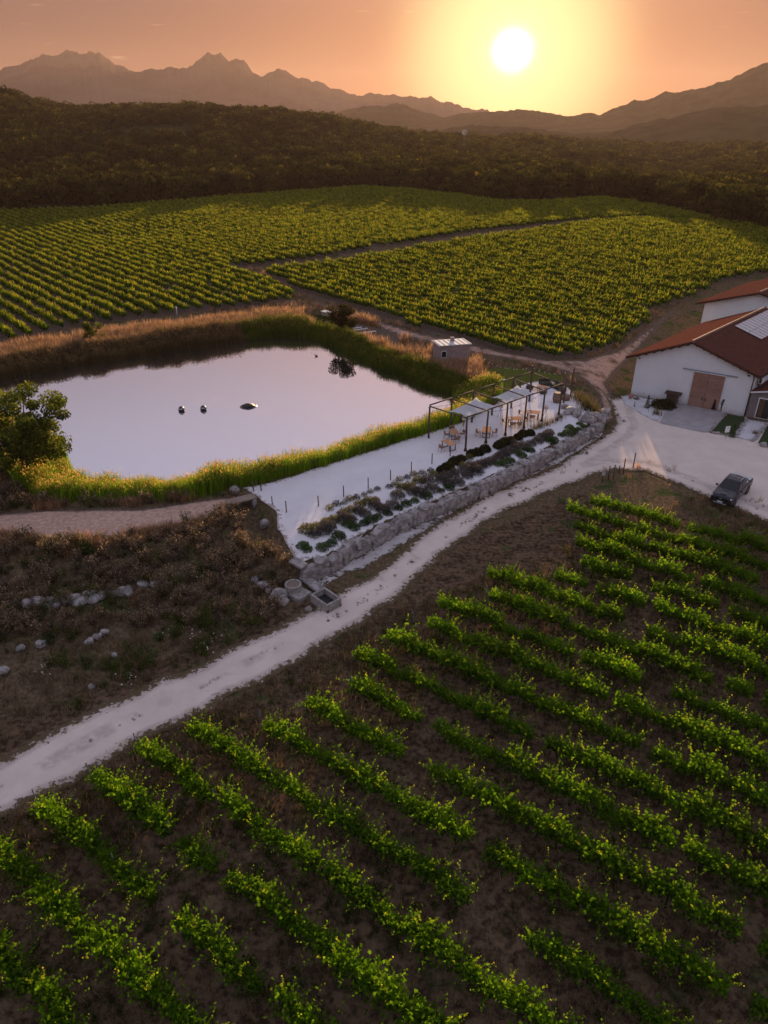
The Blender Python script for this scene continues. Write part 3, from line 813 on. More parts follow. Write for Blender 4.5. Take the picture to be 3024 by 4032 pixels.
def tuft(seed, n=16, h=0.45, rad=0.22, wd=0.035, lean=0.7):
    b = rng.normal(0, rad * .6, (n, 3)); b[:, 2] = -0.03
    return [blade_strips(b, h * rng.uniform(.5, 1.2, n), rng.uniform(.1, lean, n), wd, rng.uniform(.1, 1, n), 2)]
def scrub(seed, n=230, rad=0.6, h=0.95, leaf=0.11):
    r_ = np.random.default_rng(seed)
    st = r_.integers(7, 13); P_ = []; T_ = []
    for i in range(st):
        a = r_.uniform(0, 6.28); d = r_.uniform(0.1, 1) * rad; tip = np.array([math.cos(a) * d, math.sin(a) * d, h * r_.uniform(.55, 1.1)])
        m = n // st; s_ = r_.random(m) ** 0.5
        P_.append(tip * s_[:, None] + r_.normal(0, .09, (m, 3))); T_.append(np.clip(s_ ** 2 * .9 + r_.normal(0, .15, m), 0, 1))
    P_ = np.concatenate(P_); P_[:, 2] = np.maximum(P_[:, 2], 0.02)
    return [leaf_quads(P_, leaf * r_.uniform(.6, 1.4, len(P_)), np.concatenate(T_), 0.1, .5)]
REED = [foliage_mesh('reed', reed_clump(i), M_REED) for i in range(6)]
REED_D = [foliage_mesh('dry_reed', reed_clump(i, 36, 2.7, .6, .5), M_DRYREED) for i in range(5)]
STRAW = [foliage_mesh('straw_tuft', tuft(i), M_STRAW) for i in range(6)]
HAY = [foliage_mesh('hay_tuft', tuft(i, 18, .95, .35, .05, .5), M_HAY) for i in range(5)]
SCRUB = [foliage_mesh('scrub', scrub(600 + i), M_SCRUB) for i in range(6)]
WEED = [foliage_mesh('weed', scrub(700 + i, 120, .45, .45, .11), M_WEED) for i in range(5)]

RUST = [foliage_mesh('rusty_weed', scrub(650 + i, 150, .45, 1.0, .09), M_RUST) for i in range(3)]
TALLW = [foliage_mesh('tall_weed', scrub(660 + i, 240, .6, .95, .10), M_WEED) for i in range(3)]
DAISY = [foliage_mesh('daisy', [leaf_quads(np.column_stack([rng.normal(0, .45, 10), rng.normal(0, .45, 10), rng.uniform(.5, .8, 10)]), .11, np.full(10, 1.0), 1.0, 1.0)], leafmat('white_petal', (.7, .7, .66), (.75, .75, .7), (.8, .8, .76), .2)) for i in range(2)]
def region(n, x0, x1, y0, y1):
    return rng.uniform(x0, x1, n), rng.uniform(y0, y1, n)
def put(name, x, y, protos, s0, s1, label, cat, dz=0.0):
    return scatter(name, np.column_stack([x, y, hfun(x, y) + dz]), protos, rng.uniform(0, 6.28, len(x)), rng.uniform(s0, s1, len(x)), label, cat)

# reeds round the water
x, y = region(60000, -78, 14, 50, 116)
sp = sdist(x, y, POND)
near_side = (y < 0.62 * x + 77) | ((x < -25) & (y < 76))
terr = sdist(x, y, TERRACE); pth = sdist(x, y, PATH)
k1 = near_side & (sp > -1.6) & (sp < 3.2 + 0.8 * fbm(x / 3, y / 3, 5, 2)) & (terr > 0.35) & (pth > 0.5) & (x > -48) & (rng.random(len(x)) < .75)
k1 &= np.hypot(x + 12.0, y - 54.9) > 2.0
gs = 0.88 + 0.55 * fbm(x / 3, y / 3, 6, 3)
xx, yy = x[k1], y[k1]
scatter('green_reeds', np.column_stack([xx, yy, np.maximum(hfun(xx, yy), 0.55)]), REED, rng.uniform(0, 6.28, len(xx)), (gs * rng.uniform(.7, 1.05, len(x)))[k1], 'bright green reeds along the near bank of the pond', 'reeds')
far_b = ~near_side & (sp > -1.0) & (sp < 3.6)
green_far = far_b & (x > -22 + 8 * fbm(x / 5, y / 5, 9, 2))
kk = green_far & (rng.random(len(x)) < .6) & (sp < np.where(x > -12, 2.4, 3.6)); xx, yy = x[kk], y[kk]
REED_F = [foliage_mesh('far_reed', reed_clump(i, 34, 2.1, .55, .15), leafmat('dark_reed_blade', (0.030, 0.062, 0.010), (0.11, 0.165, 0.018), (0.30, 0.20, 0.07), .4) if i == 0 else MATS['dark_reed_blade']) for i in range(5)]  # darker green than the near reeds
scatter('reeds', np.column_stack([xx, yy, np.maximum(hfun(xx, yy), .6)]), REED_F, rng.uniform(0, 6.28, len(xx)), rng.uniform(.75, 1.2, len(xx)) * (.95 + .5 * fbm(xx / 3, yy / 3, 18, 3)) * np.where(xx > -10, .66, .8), 'tall green reeds on the far right bank of the pond', 'reeds')
kk = far_b & ~green_far & (rng.random(len(x)) < .6); xx, yy = x[kk], y[kk]
scatter('dry_reeds', np.column_stack([xx, yy, np.maximum(hfun(xx, yy), .6)]), REED_D, rng.uniform(0, 6.28, len(xx)), rng.uniform(.5, .85, len(xx)) * (.95 + .45 * fbm(xx / 3, yy / 3, 16, 3)), 'tall brown dry reeds on the far left bank of the pond', 'reeds')

# pale dry grass on the pond bank, round the hut and along the far tracks
x, y = region(42000, -70, 32, 84, 134)
sp = sdist(x, y, POND)
n_ = fbm(x / 5, y / 5, 44, 3)
off_field = ~(inside(x, y, FIELD_L) | inside(x, y, FIELD_R))
k1 = off_field & (sp > 2.6) & (sp < 9 + 4 * n_) & (sdist(x, y, GARDEN) > .4) & (sdist(x, y, HUT_LAWN) > .2) & (terr_ := sdist(x, y, TERRACE) > .6) & (sdist(x, y, TRACK) > -.3) & (n_ > -.35)
k1 &= ~((x > 6.3) & (x < 12.4) & (y > 92.8) & (y < 98.4)) & (sdist(x, y, ROAD) > .5)
put('pale_grass', x[k1], y[k1], HAY, .9, 1.9, 'pinkish dry seeding grass on the bank behind the pond', 'grass')

# left bank scrub between the path and the track
x, y = region(30000, -48, 24, 20, 60)
up_ok = (sdist(x, y, PATH) > .25) & (sdist(x, y, ROAD) > .5) & (sdist(x, y, TERRACE) > .5) & (sdist(x, y, POND) > 3.6)
d, s, idx = seg_dist(x, y, UPPER)
side = (y > 0.62 * x + 40.5) | (x < -24)      # between the track and the path
left = up_ok & side & (x < -6.2 + 0.35 * (y - 45))
n_ = fbm(x / 3.5, y / 3.5, 91, 3)
keepers = ~(np.hypot(x + 4.2, y - 41.8) < 1.4) & ~(np.hypot(x + 6.6, y - 43.2) < 1.3) & ~((np.abs(x + 5.6) < 1.6) & (np.abs(y - 44.2) < 1.2))
keepers &= seg_dist(x, y, DITCH[:3])[0] > 1.25
sl = left & (y > 40.2 + 0.09 * x + 1.2 * n_) & keepers
k1 = sl & (rng.random(len(x)) < .17) & (n_ > -.45)
put('dry_scrub', x[k1], y[k1], SCRUB, .55, 1.35, 'brown dried scrub covering the bank below the path', 'scrub')
k1 = sl & (rng.random(len(x)) < .05) & (fbm(x / 2, y / 2, 33, 2) > .15)
put('rusty_weeds', x[k1], y[k1], RUST, .6, 1.2, 'rust red dried dock stalks among the scrub of the bank', 'weeds')
k1 = left & keepers & (rng.random(len(x)) < .06) & (fbm(x / 3, y / 3, 34, 2) > .12)
put('tall_weeds', x[k1], y[k1], TALLW, .6, 1.4, 'tall green weeds among the scrub of the bank', 'weeds')
k1 = left & keepers & (rng.random(len(x)) < .05) & (fbm(x / 2, y / 2, 35, 2) > .35) & (y < 46)
put('white_flowers', x[k1], y[k1], DAISY, .6, 1.1, 'tiny white flowers dotted over the scrub near the ruined wall', 'flowers')
k1 = left & keepers & (rng.random(len(x)) < .30)
put('dry_grass', x[k1], y[k1], STRAW, .7, 1.6, 'straw coloured grass on the bank above the gravel track', 'grass', -.02)
k1 = left & keepers & (rng.random(len(x)) < .10) & (n_ > .05)
put('weeds', x[k1], y[k1], WEED, .5, 1.3, 'dark green weeds on the bank above the gravel track', 'weeds')
# pink grass at path edges and culvert
x, y = region(5200, -34, -9, 46, 58)
pth = sdist(x, y, PATH)
k1 = (pth > .1) & (pth < 1.5) & (sdist(x, y, TERRACE) > .25) & (fbm(x / 2.4, y / 2.4, 15, 2) > .02) & (sdist(x, y, POND) > 2.2)
put('pink_grass', x[k1], y[k1], HAY, .5, 1.05, 'pinkish dry grass along the edges of the earth path', 'grass')

# verge and floor of the near vineyard
x, y = region(70000, -32, 40, 8, 66)
u_ = x * 0.566 + y * 0.824
ok = (sdist(x, y, ROAD) > .15) & ((y < 0.62 * x + 40.5) & (x > -24) | (y < 22))
verge = sdist(x, y, ROAD) < 4.5
n_ = fbm(x / 4, y / 4, 17, 3)
k1 = ok & (rng.random(len(x)) < np.where(verge, .42, .10 + .12 * (n_ > .1)))
put('verge_grass', x[k1], y[k1], STRAW, .6, 1.5, 'short dry grass on the verge and floor of the near vineyard', 'grass', -.02)
k1 = ok & (rng.random(len(x)) < .075) & (n_ > .02)
put('ground_weeds', x[k1], y[k1], WEED, .35, .9, 'low green weeds between the near vine rows', 'weeds')
# foot of the wall, edge of the yard
x, y = region(9000, -6, 40, 40, 92)
d, s, idx = seg_dist(x, y, WALL)
rdd = sdist(x, y, ROAD)
k1 = ((s < 0) & (d > .7) & (d < 2.6) & (rng.random(len(x)) < .35) & (fbm(x / 2.5, y / 2.5, 3, 2) > -.15)) & (idx > .6)
put('wall_foot_weeds', x[k1], y[k1], STRAW + WEED[:2], .3, .8, 'scattered weeds along the foot of the boulder wall', 'weeds')
x, y = region(16000, 10, 58, 40, 70)
rdd = sdist(x, y, ROAD)
k1 = (rdd > -3.6) & (rdd < 1.6) & (y < .3 * x + 58) & (rng.random(len(x)) < .3) & (fbm(x / 1.6, y / 1.6, 8, 3) > .12) & (x > 17)
put('yard_weeds', x[k1], y[k1], HAY[:3] + STRAW[:2], .25, .7, 'tufts of dry grass creeping into the edge of the yard', 'grass')

cl = np.array([(-20.3, 25.6), (-17, 28.9), (-11, 33.5), (-7.1, 36.9), (-4.2, 39.5), (-1.2, 42.4), (1.1, 45.8), (3.0, 48.4), (5.1, 51.3), (8.7, 55.4), (12.1, 58.6), (16.3, 61.9)])
pp_ = []
for i in range(len(cl) - 1):
    m_ = int(np.linalg.norm(cl[i + 1] - cl[i]) * 7); f_ = rng.random((m_, 1)); pp_.append(cl[i] + (cl[i + 1] - cl[i]) * f_ + rng.normal(0, .16, (m_, 2)))
pp_ = np.concatenate(pp_); pp_ = pp_[fbm(pp_[:, 0] / 1.5, pp_[:, 1] / 1.5, 66, 3) > .12]
put('track_weeds', pp_[:, 0], pp_[:, 1], STRAW[:3] + WEED[:1], .14, .4, 'small weeds growing along the middle of the gravel track', 'weeds', .02)

# dry grass of the headlands between field, barns and hut
x, y = region(26000, -30, 72, 84, 160)
k1 = ~(inside(x, y, FIELD_L) | inside(x, y, FIELD_R)) & (sdist(x, y, TRACK) > .1) & (sdist(x, y, ROAD) > .4) & (sdist(x, y, POND) > 3) & (sdist(x, y, TERRACE) > .8) & (sdist(x, y, GARDEN) > .5) & (sdist(x, y, HUT_LAWN) > 0)
k1 &= ~((x > 6.3) & (x < 12.4) & (y > 92.8) & (y < 98.4)) & (fbm(x / 3, y / 3, 61, 3) > -.3)
bx_ = (x - 31.33) * .699 + (y - 86.08) * .715; by_ = (x - 31.33) * .834 - (y - 86.08) * .552
k1 &= ~((by_ > -4.5) & (bx_ > -1))
put('headland_grass', x[k1], y[k1], STRAW + HAY[:2], .5, 1.2, 'dry grass on the headland between the far vines and the barns', 'grass')
# ---------------------------------------------------------------- boulders and stones
M_STONE = simple('grey_granite', (0.42, 0.37, 0.345), (0.20, 0.17, 0.16), 2.2, 0.9, 0.05)
M_CONC = simple('old_concrete', (0.38, 0.34, 0.31), (0.24, 0.21, 0.19), 3.0, 0.9, 0.02)
def rock_mesh(name, seed, mat, flat=0.75):
    bm = bmesh.new(); bmesh.ops.create_icosphere(bm, subdivisions=2, radius=0.5)
    off = Vector((seed * 7.3, seed * 3.1, seed * 1.7))
    for v in bm.verts:
        n = mnoise.noise(v.co * 2.2 + off) * 0.28 + mnoise.noise(v.co * 5 + off) * 0.09
        v.co *= 1 + n
        v.co = Vector([round(c_ / 0.16) * 0.16 * 0.35 + c_ * 0.65 for c_ in v.co])
        v.co.z *= flat
    m = bpy.data.meshes.new(name); bm.to_mesh(m); bm.free(); m.materials.append(mat)
    return m
ROCKS = [rock_mesh('boulder', 3 + i, M_STONE) for i in range(8)]
def rock(name, x, y, s, parent=None, z=None, rz=None, sink=0.25, stretch=(1, 1, 1)):
    o = bpy.data.objects.new(name, ROCKS[rng.integers(8)])
    o.location = (x, y, (hz(x, y) + s * .375 * stretch[2] - s * sink * .5) if z is None else z)
    o.rotation_euler = (rng.normal(0, .15), rng.normal(0, .15), rng.uniform(0, 6.28) if rz is None else rz)
    o.scale = (s * stretch[0], s * stretch[1], s * stretch[2])
    return link(o, parent)
wall_t = thing('retaining_wall', 'long low wall of pale granite boulders holding up the white terrace', 'wall', (0, 0, 0))
W = np.array(WALL); seg = np.linalg.norm(np.diff(W, axis=0), axis=1); cum = np.concatenate([[0], np.cumsum(seg)])
def on_wall(s_):
    i = min(int(np.searchsorted(cum, s_, 'right')) - 1, len(seg) - 1); f_ = (s_ - cum[i]) / seg[i]
    p = W[i] + (W[i + 1] - W[i]) * f_; dv = (W[i + 1] - W[i]) / seg[i]
    return p, dv
def block_mesh(seed):
    bm = bmesh.new(); bmesh.ops.create_cube(bm, size=1.0)
    bmesh.ops.subdivide_edges(bm, edges=bm.edges[:], cuts=3, use_grid_fill=True)
    off = Vector((seed * 5.3, seed * 2.1, seed * 8.7))
    for v in bm.verts:
        c_ = v.co.copy(); rr = max(abs(c_.x), abs(c_.y), abs(c_.z)); 
        v.co = c_.lerp(c_.normalized() * rr, .22)
        v.co += Vector((mnoise.noise(c_ * 2 + off), mnoise.noise(c_ * 2 + off + Vector((9, 0, 0))), mnoise.noise(c_ * 2 + off + Vector((0, 9, 0))))) * .17
        v.co += c_.normalized() * mnoise.noise(c_ * 6 + off) * .06
    m = bpy.data.meshes.new('boulder'); bm.to_mesh(m); bm.free(); m.materials.append(M_STONE)
    return m
BLOCKS = [block_mesh(i + 1) for i in range(9)]
s_ = 0.2
while s_ < cum[-1] - .3:
    wd_ = rng.uniform(.55, 1.35); ht = rng.uniform(1.05, 1.5); p, dv = on_wall(min(s_ + wd_ / 2, cum[-1])); nrm = np.array([-dv[1], dv[0]])
    q = p + nrm * (-.22 + rng.normal(0, .07))
    split = rng.random() < .38
    for (zz, hh) in (((ht * .27, ht * .6), (ht * .77, ht * .5)) if split else ((ht * .46, ht),)):
        o = bpy.data.objects.new('boulder', BLOCKS[rng.integers(9)])
        o.location = (q[0] + rng.normal(0, .04), q[1] + rng.normal(0, .04), zz - .1); o.scale = (wd_ * 1.08, rng.uniform(.75, 1.0), hh * 1.08)
        o.rotation_euler = (rng.normal(-.06, .07), rng.normal(0, .07), math.atan2(dv[1], dv[0]) + rng.normal(0, .12) + (math.pi if rng.random() < .5 else 0))
        link(o, wall_t)
    s_ += wd_ * .93
foot = sheet('rubble_strip', [(-5.9, 44.4), (-4.2, 45.6), (-2.1, 48.2), (1.2, 51.6), (5.4, 55.3), (10, 59), (15.2, 64.2), (20.6, 69.5), (24.2, 74.0), (24.6, 73.2), (21.5, 69.2), (16.5, 64.3), (12.5, 61), (8.6, 57.7), (4.9, 53.9), (2.4, 50.9), (.5, 48.5), (-1.5, 46.6), (-3.2, 45.4), (-4.4, 44.2), (-5.3, 43.6)],
             gravelmat('white_rubble', (.66, .60, .58), (.50, .44, .41), (.10, .075, .05), -.1, .3), .6, .026, .35)
tag(foot, 'white rubble and weeds along the foot of the boulder wall', 'rubble', kind='structure')
crn = [(20.7, 76.9, .9), (21.1, 75.7, 1.2), (21.6, 74.9, 1.1), (20.5, 75.1, .8), (22.2, 73.9, 1.3), (22.9, 73.6, 1.2), (23.0, 75.0, 1.1), (23.8, 74.6, 1.3), (24.5, 75.2, 1.3), (24.8, 76.1, 1.2), (25.2, 77.2, 1.1), (22.0, 75.9, 1.0)]
for i, (x, y, s_) in enumerate(crn):
    tag(rock('boulder', x, y, s_), f'{ORD[i]} large granite boulder counting from the pergola corner to the end of the wall', 'boulder', 'boulders heaped at the wall corner')

ow = thing('rubble_wall', 'ruined drystone wall half buried in the scrub at left', 'wall', (0, 0, 0))
for x, y in [(-25.6, 41.4), (-24.9, 41.5), (-24.2, 41.7), (-23.5, 41.2), (-22.95, 41.7), (-22.5, 41.8), (-21.8, 41.6), (-21.3, 42.2), (-20.6, 42.2), (-19.4, 42.5), (-18.75, 42.6), (-17.85, 43.3), (-16.85, 43.4), (-23.9, 41.4), (-22.1, 41.4), (-21.0, 41.9)]:
    rock('stone', x, y, rng.uniform(.75, 1.15), ow, sink=.3, stretch=(1.2, .8, .9))
LOOSE = [(-9.7, 44.1, .6, 'small grey stone at the start of the line leading to the concrete well'), (-9.1, 43.7, .8, 'second grey stone in the line leading to the concrete well'), (-8.45, 43.3, .75, 'third grey stone in the line leading to the concrete well'),
         (-7.7, 42.3, 1.25, 'big pale boulder right beside the concrete well'), (-7.3, 41.8, .8, 'flat stone below the big boulder by the well'), (-5.4, 41.0, .55, 'low stone in the grass left of the stone trough'),
         (-24.1, 36.7, .6, 'round stone among dry grass at the left edge'), (-22.9, 37.1, .7, 'pale stone right of the round one at the left edge'), (-19.1, 38.4, .55, 'upper stone of the small heap below the ruined wall'),
         (-19.4, 37.9, .6, 'middle stone of the small heap below the ruined wall'), (-19.8, 37.4, .6, 'lower stone of the small heap below the ruined wall'), (-17.7, 36.1, .4, 'small white stone in straw above the track'), (-18.1, 33.1, .4, 'lone stone in the straw close to the track'), (-24.2, 34.5, .7, 'grey stone cut by the left picture edge')]
for x, y, s_, lb in LOOSE: tag(rock('stone', x, y, s_ * 1.1, sink=.3), lb, 'stone', 'loose stones in the scrub')

# stone slabs, trough, well, culvert
M_DARKW = simple('dark_silt', (0.03, 0.028, 0.025), None, 4, .6, 0)
sl = thing('stone_channel', 'channel of pale stone slabs leading down to the trough', 'channel', (-5.6, 44.2, 0))
for i, (x, y, L_, wd, a) in enumerate([(-6.5, 45.2, 1.3, .8, -38), (-5.75, 44.4, 1.2, .75, -44), (-5.0, 43.5, 1.3, .8, -46)]):
    MB().box((x + 5.6, y - 44.2, hz(x, y) + .26), (L_, wd, .22), Matrix.Rotation(R(a), 3, 'Z') @ Matrix.Rotation(R(6), 3, 'Y')).build('slab', M_STONE, sl, bevel=.05)
tz = hz(-4.2, 41.7)
tr = thing('stone_trough', 'open rectangular stone trough beside the gravel track', 'trough', (-4.2, 41.75, tz), R(-47))
MB().box((0, 0, .12), (1.9, 1.35, .24)).build('floor', M_DARKW, tr)
for c_, sz in (((0, .6, .36), (1.9, .17, .72)), ((0, -.6, .36), (1.9, .17, .72)), ((.87, 0, .36), (.17, 1.02, .72)), ((-.87, 0, .36), (.17, 1.02, .72))):
    MB().box(c_, sz).build('side', M_CONC, tr, bevel=.03)
wl = thing('concrete_well', 'round concrete well ring with lid on a square base', 'well', (-6.7, 43.1, hz(-6.7, 43.1)), R(-40))
MB().box((.3, 0, .12), (1.9, 1.3, .36)).build('base', M_CONC, wl, bevel=.03)
MB().lathe([(.6, .0), (.62, .5), (.62, .62), (.47, .62), (.46, .5)], 24, (0, 0, .2), True).build('ring', M_CONC, wl)
MB().lathe([(.44, 0), (.44, .09)], 24, (0, 0, .70)).build('lid', simple('rusty_lid', (.22, .16, .12), None, 9), wl)
cv = thing('culvert', 'plank slab bridging the dark pond outlet left of the terrace', 'culvert', (-12.5, 54.8, 1.5), R(30))
MB().box((0, 0, .14), (2.6, 1.0, .14)).build('slab', simple('weathered_plank', (.34, .25, .2), (.24, .17, .13), 5), cv, bevel=.02)
for s_ in (-1, 1): MB().box((s_ * 1.05, 0, -.5), (.4, 1.1, 1.13)).build('abutment', M_STONE, cv, bevel=.08)
tag(rock('boulder', -13.3, 56.2, 1.0), 'grey boulder behind the plank slab at the pond outlet', 'boulder')
tag(rock('boulder', -10.2, 52.6, 1.1, stretch=(1, .8, 1.2)), 'dark shaded boulder in the outlet below the terrace corner', 'boulder')

# ---------------------------------------------------------------- planted shrubs on the terrace
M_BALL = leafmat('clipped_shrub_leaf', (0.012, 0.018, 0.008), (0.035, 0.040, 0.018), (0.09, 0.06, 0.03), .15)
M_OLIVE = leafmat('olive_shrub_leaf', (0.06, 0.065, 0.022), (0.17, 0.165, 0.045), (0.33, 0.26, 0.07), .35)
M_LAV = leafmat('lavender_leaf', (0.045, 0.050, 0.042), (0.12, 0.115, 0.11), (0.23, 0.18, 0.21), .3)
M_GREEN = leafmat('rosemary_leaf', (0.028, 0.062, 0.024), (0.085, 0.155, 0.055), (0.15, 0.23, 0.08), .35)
def mound(seed, n, rad, h, leaf, spiky=0.0, clip=False):
    r_ = np.random.default_rng(seed)
    v = r_.normal(size=(n, 3)); v[:, 2] = np.abs(v[:, 2]); v /= np.linalg.norm(v, axis=1)[:, None]
    rr = r_.uniform(.6, 1.0, n) if clip else r_.random(n) ** .3
    lob = 1 + (0.06 if clip else .22) * np.array([mnoise.noise(Vector(q) * 2.2 + Vector((seed, 0, 0))) for q in v])
    p = v * (rr * lob)[:, None] * np.array([rad, rad, h]); p[:, 2] += .02
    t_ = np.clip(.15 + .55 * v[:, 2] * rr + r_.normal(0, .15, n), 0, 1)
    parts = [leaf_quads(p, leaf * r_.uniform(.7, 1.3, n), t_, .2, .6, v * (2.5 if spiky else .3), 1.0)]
    if spiky:
        m = int(n * spiky); q = p[:m] * .9
        parts.append(blade_strips(q, np.full(m, h * .35) * r_.uniform(.6, 1.2, m), r_.uniform(.05, .5, m), .025, r_.uniform(.6, 1, m), 2))
    return parts
def stem_mesh(seed):
    m = MB()
    for i in range(5):
        a = i * 1.26 + seed; m.tube([(0, 0, -.06), (math.cos(a) * .12, math.sin(a) * .12, .16), (math.cos(a) * .26, math.sin(a) * .26, .34)], [.02, .015, .006], 4)
    return m.mesh('stem', M_BARK)
STEMS = [stem_mesh(i) for i in range(3)]
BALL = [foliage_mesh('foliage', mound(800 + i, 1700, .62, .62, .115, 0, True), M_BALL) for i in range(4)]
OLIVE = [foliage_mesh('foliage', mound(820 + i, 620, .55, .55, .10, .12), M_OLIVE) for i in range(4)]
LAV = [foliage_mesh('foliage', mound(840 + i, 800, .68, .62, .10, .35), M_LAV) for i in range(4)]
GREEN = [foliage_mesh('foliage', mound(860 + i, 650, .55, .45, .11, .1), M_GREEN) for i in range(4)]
OCHRE = [foliage_mesh('foliage', mound(880 + i, 260, .42, .45, .09, .1), M_OLIVE if i < 2 else M_BALL) for i in range(4)]
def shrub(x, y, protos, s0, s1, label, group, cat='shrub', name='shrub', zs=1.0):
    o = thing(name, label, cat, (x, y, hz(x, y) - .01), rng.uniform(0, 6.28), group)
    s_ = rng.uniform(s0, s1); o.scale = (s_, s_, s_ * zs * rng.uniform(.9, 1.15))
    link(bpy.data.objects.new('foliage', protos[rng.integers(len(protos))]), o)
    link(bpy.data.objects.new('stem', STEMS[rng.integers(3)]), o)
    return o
BALLS = [(15.4, 69.42), (14.58, 69.07), (13.9, 68.21), (13.02, 67.37), (12.33, 66.8), (11.72, 66.05), (10.1, 65.1), (9.29, 64.41), (8.65, 64.1), (7.49, 62.95), (6.84, 62.29), (6.07, 61.13), (5.42, 60.34)]
for i, (x, y) in enumerate(BALLS): shrub(x, y, BALL, 0.92, 1.2, f'{ORD[i]} clipped dark ball shrub from the right, in the row in front of the pergola', 'clipped ball shrubs')
for i, (x, y) in enumerate([(6.56, 60.6), (7.5, 61.6), (8.2, 61.9), (8.35, 63.3)]): shrub(x, y, OLIVE, .6, .9, f'{ORD[i]} olive tuft from the left beside the dark ball shrubs', 'olive tufts')
SMALL = [(-4.64, 53.04), (-4.1, 53.78), (-3.45, 54.05), (-3.0, 54.67), (-2.42, 54.98), (-1.76, 55.56), (-1.23, 56.14), (-.62, 56.67), (.48, 57.12), (1.0, 57.5), (1.41, 58.5), (2.12, 58.98), (2.78, 59.53), (3.58, 59.85), (4.4, 60.4)]
for i, (x, y) in enumerate(SMALL): shrub(x, y, OCHRE, 0.8, 1.15, f'{ORD[i]} small dark ochre shrub from the left, in the back planting row', 'small ochre shrubs')
OL = [(-6.26, 49.39), (-5.51, 50), (-4.8, 50.62), (-4.14, 51.12), (-3.43, 52.16), (-2.81, 52.82), (-2.05, 53.77), (-1.4, 54.32), (-.8, 54.46), (1.59, 57), (2.28, 57.2), (3.17, 58.3), (4.67, 59.6)]
for i, (x, y) in enumerate(OL): shrub(x, y, OLIVE, 0.9, 1.3, f'{ORD[i]} olive green mounded shrub from the left end of the planting bed', 'olive mounds')
LV = [(-5.6, 48.87), (-4.85, 49.47), (-4.5, 50), (-2.75, 51.34), (-3.3, 51.3), (-1.62, 52.38), (-2.15, 52.7), (-.07, 53.18), (-.73, 53.6), (.73, 54), (1.15, 55.55), (2.54, 56.4), (3.21, 56.28), (4.36, 57.17), (4.0, 58.4), (5.3, 58.71), (5.96, 58.09), (6.84, 58.56), (7.82, 59.83), (8.78, 60.65), (6.49, 59.82), (5.72, 59.27), (7.66, 60.7), (8.57, 61.4), (9.04, 61.79), (9.66, 62.2), (10.03, 62.67), (10.44, 62.97), (11.16, 63.57), (11.74, 64.2), (12.42, 65.11), (13.18, 65.75), (13.2, 66.72), (14.21, 66.5), (15.12, 67.2), (15.92, 67.9), (16.52, 68.73), (17.13, 69.3), (17.55, 69.9)]
LV = sorted(LV)
ORD += ['thirty-third', 'thirty-fourth', 'thirty-fifth', 'thirty-sixth', 'thirty-seventh', 'thirty-eighth', 'thirty-ninth', 'fortieth']
for i, (x, y) in enumerate(LV): shrub(x, y, LAV, 0.85, 1.2, f'{ORD[i]} grey purple lavender mound from the left end of the bed', 'lavender mounds', 'lavender', 'lavender')
GR = [(-5.97, 46.95), (-6.35, 47.3), (-4.85, 47.3), (-4.19, 48), (-3.64, 48.95), (-2.45, 50.4), (-2.99, 50.7), (-1.65, 51.1), (-1.09, 51.6), (-.58, 52.1), (.32, 52.8), (1.25, 53.7), (1.93, 54.46), (2.69, 55.02), (3.74, 55.9), (5.17, 57), (5.93, 57.6), (11.02, 62.48), (11.6, 62.7), (12.37, 63.3), (13.75, 64.6), (13.4, 65.1), (14.85, 65.8), (14.33, 65.9), (17.76, 68.5), (17.23, 68.3), (18.78, 69.8), (19.51, 70.2), (20.4, 70.9), (21, 71.5), (21.8, 72.2), (20.12, 71.6), (21.5, 72.9)]
GR = sorted(GR)
for i, (x, y) in enumerate(GR): shrub(x, y, GREEN, 0.7, 1.15, f'{ORD[i]} dark green shrub from the left along the top of the boulder wall', 'green shrubs above the wall')
M_TUFT = leafmat('feather_grass', (0.05, 0.055, 0.02), (0.13, 0.11, 0.045), (0.30, 0.21, 0.11), .35)
FEATH = [foliage_mesh('foliage', tuft(i, 90, .95, .45, .035, .6), M_TUFT) for i in range(4)]
for i, (x, y) in enumerate([(16.16, 70.9), (16.86, 71.3), (17.7, 72), (18.4, 72.7), (19.1, 73.3), (19.7, 74.1)]): shrub(x, y, FEATH, .75, 1.05, f'{ORD[i]} golden feathery grass clump from the left, behind the lavender near the floor lamp', 'feathery grass clumps', 'grass', 'feather_grass')
for i, (x, y) in enumerate([(23.1, 79.4), (23.4, 78.3), (23.8, 77.5), (24.2, 77), (23.1, 77.1), (22.8, 80.2), (23.6, 79.3)]): shrub(x, y, FEATH, 1.1, 1.6, f'{ORD[i]} tall grass clump of the dark patch at the end of the terrace', 'tall grass at terrace end', 'grass', 'feather_grass')

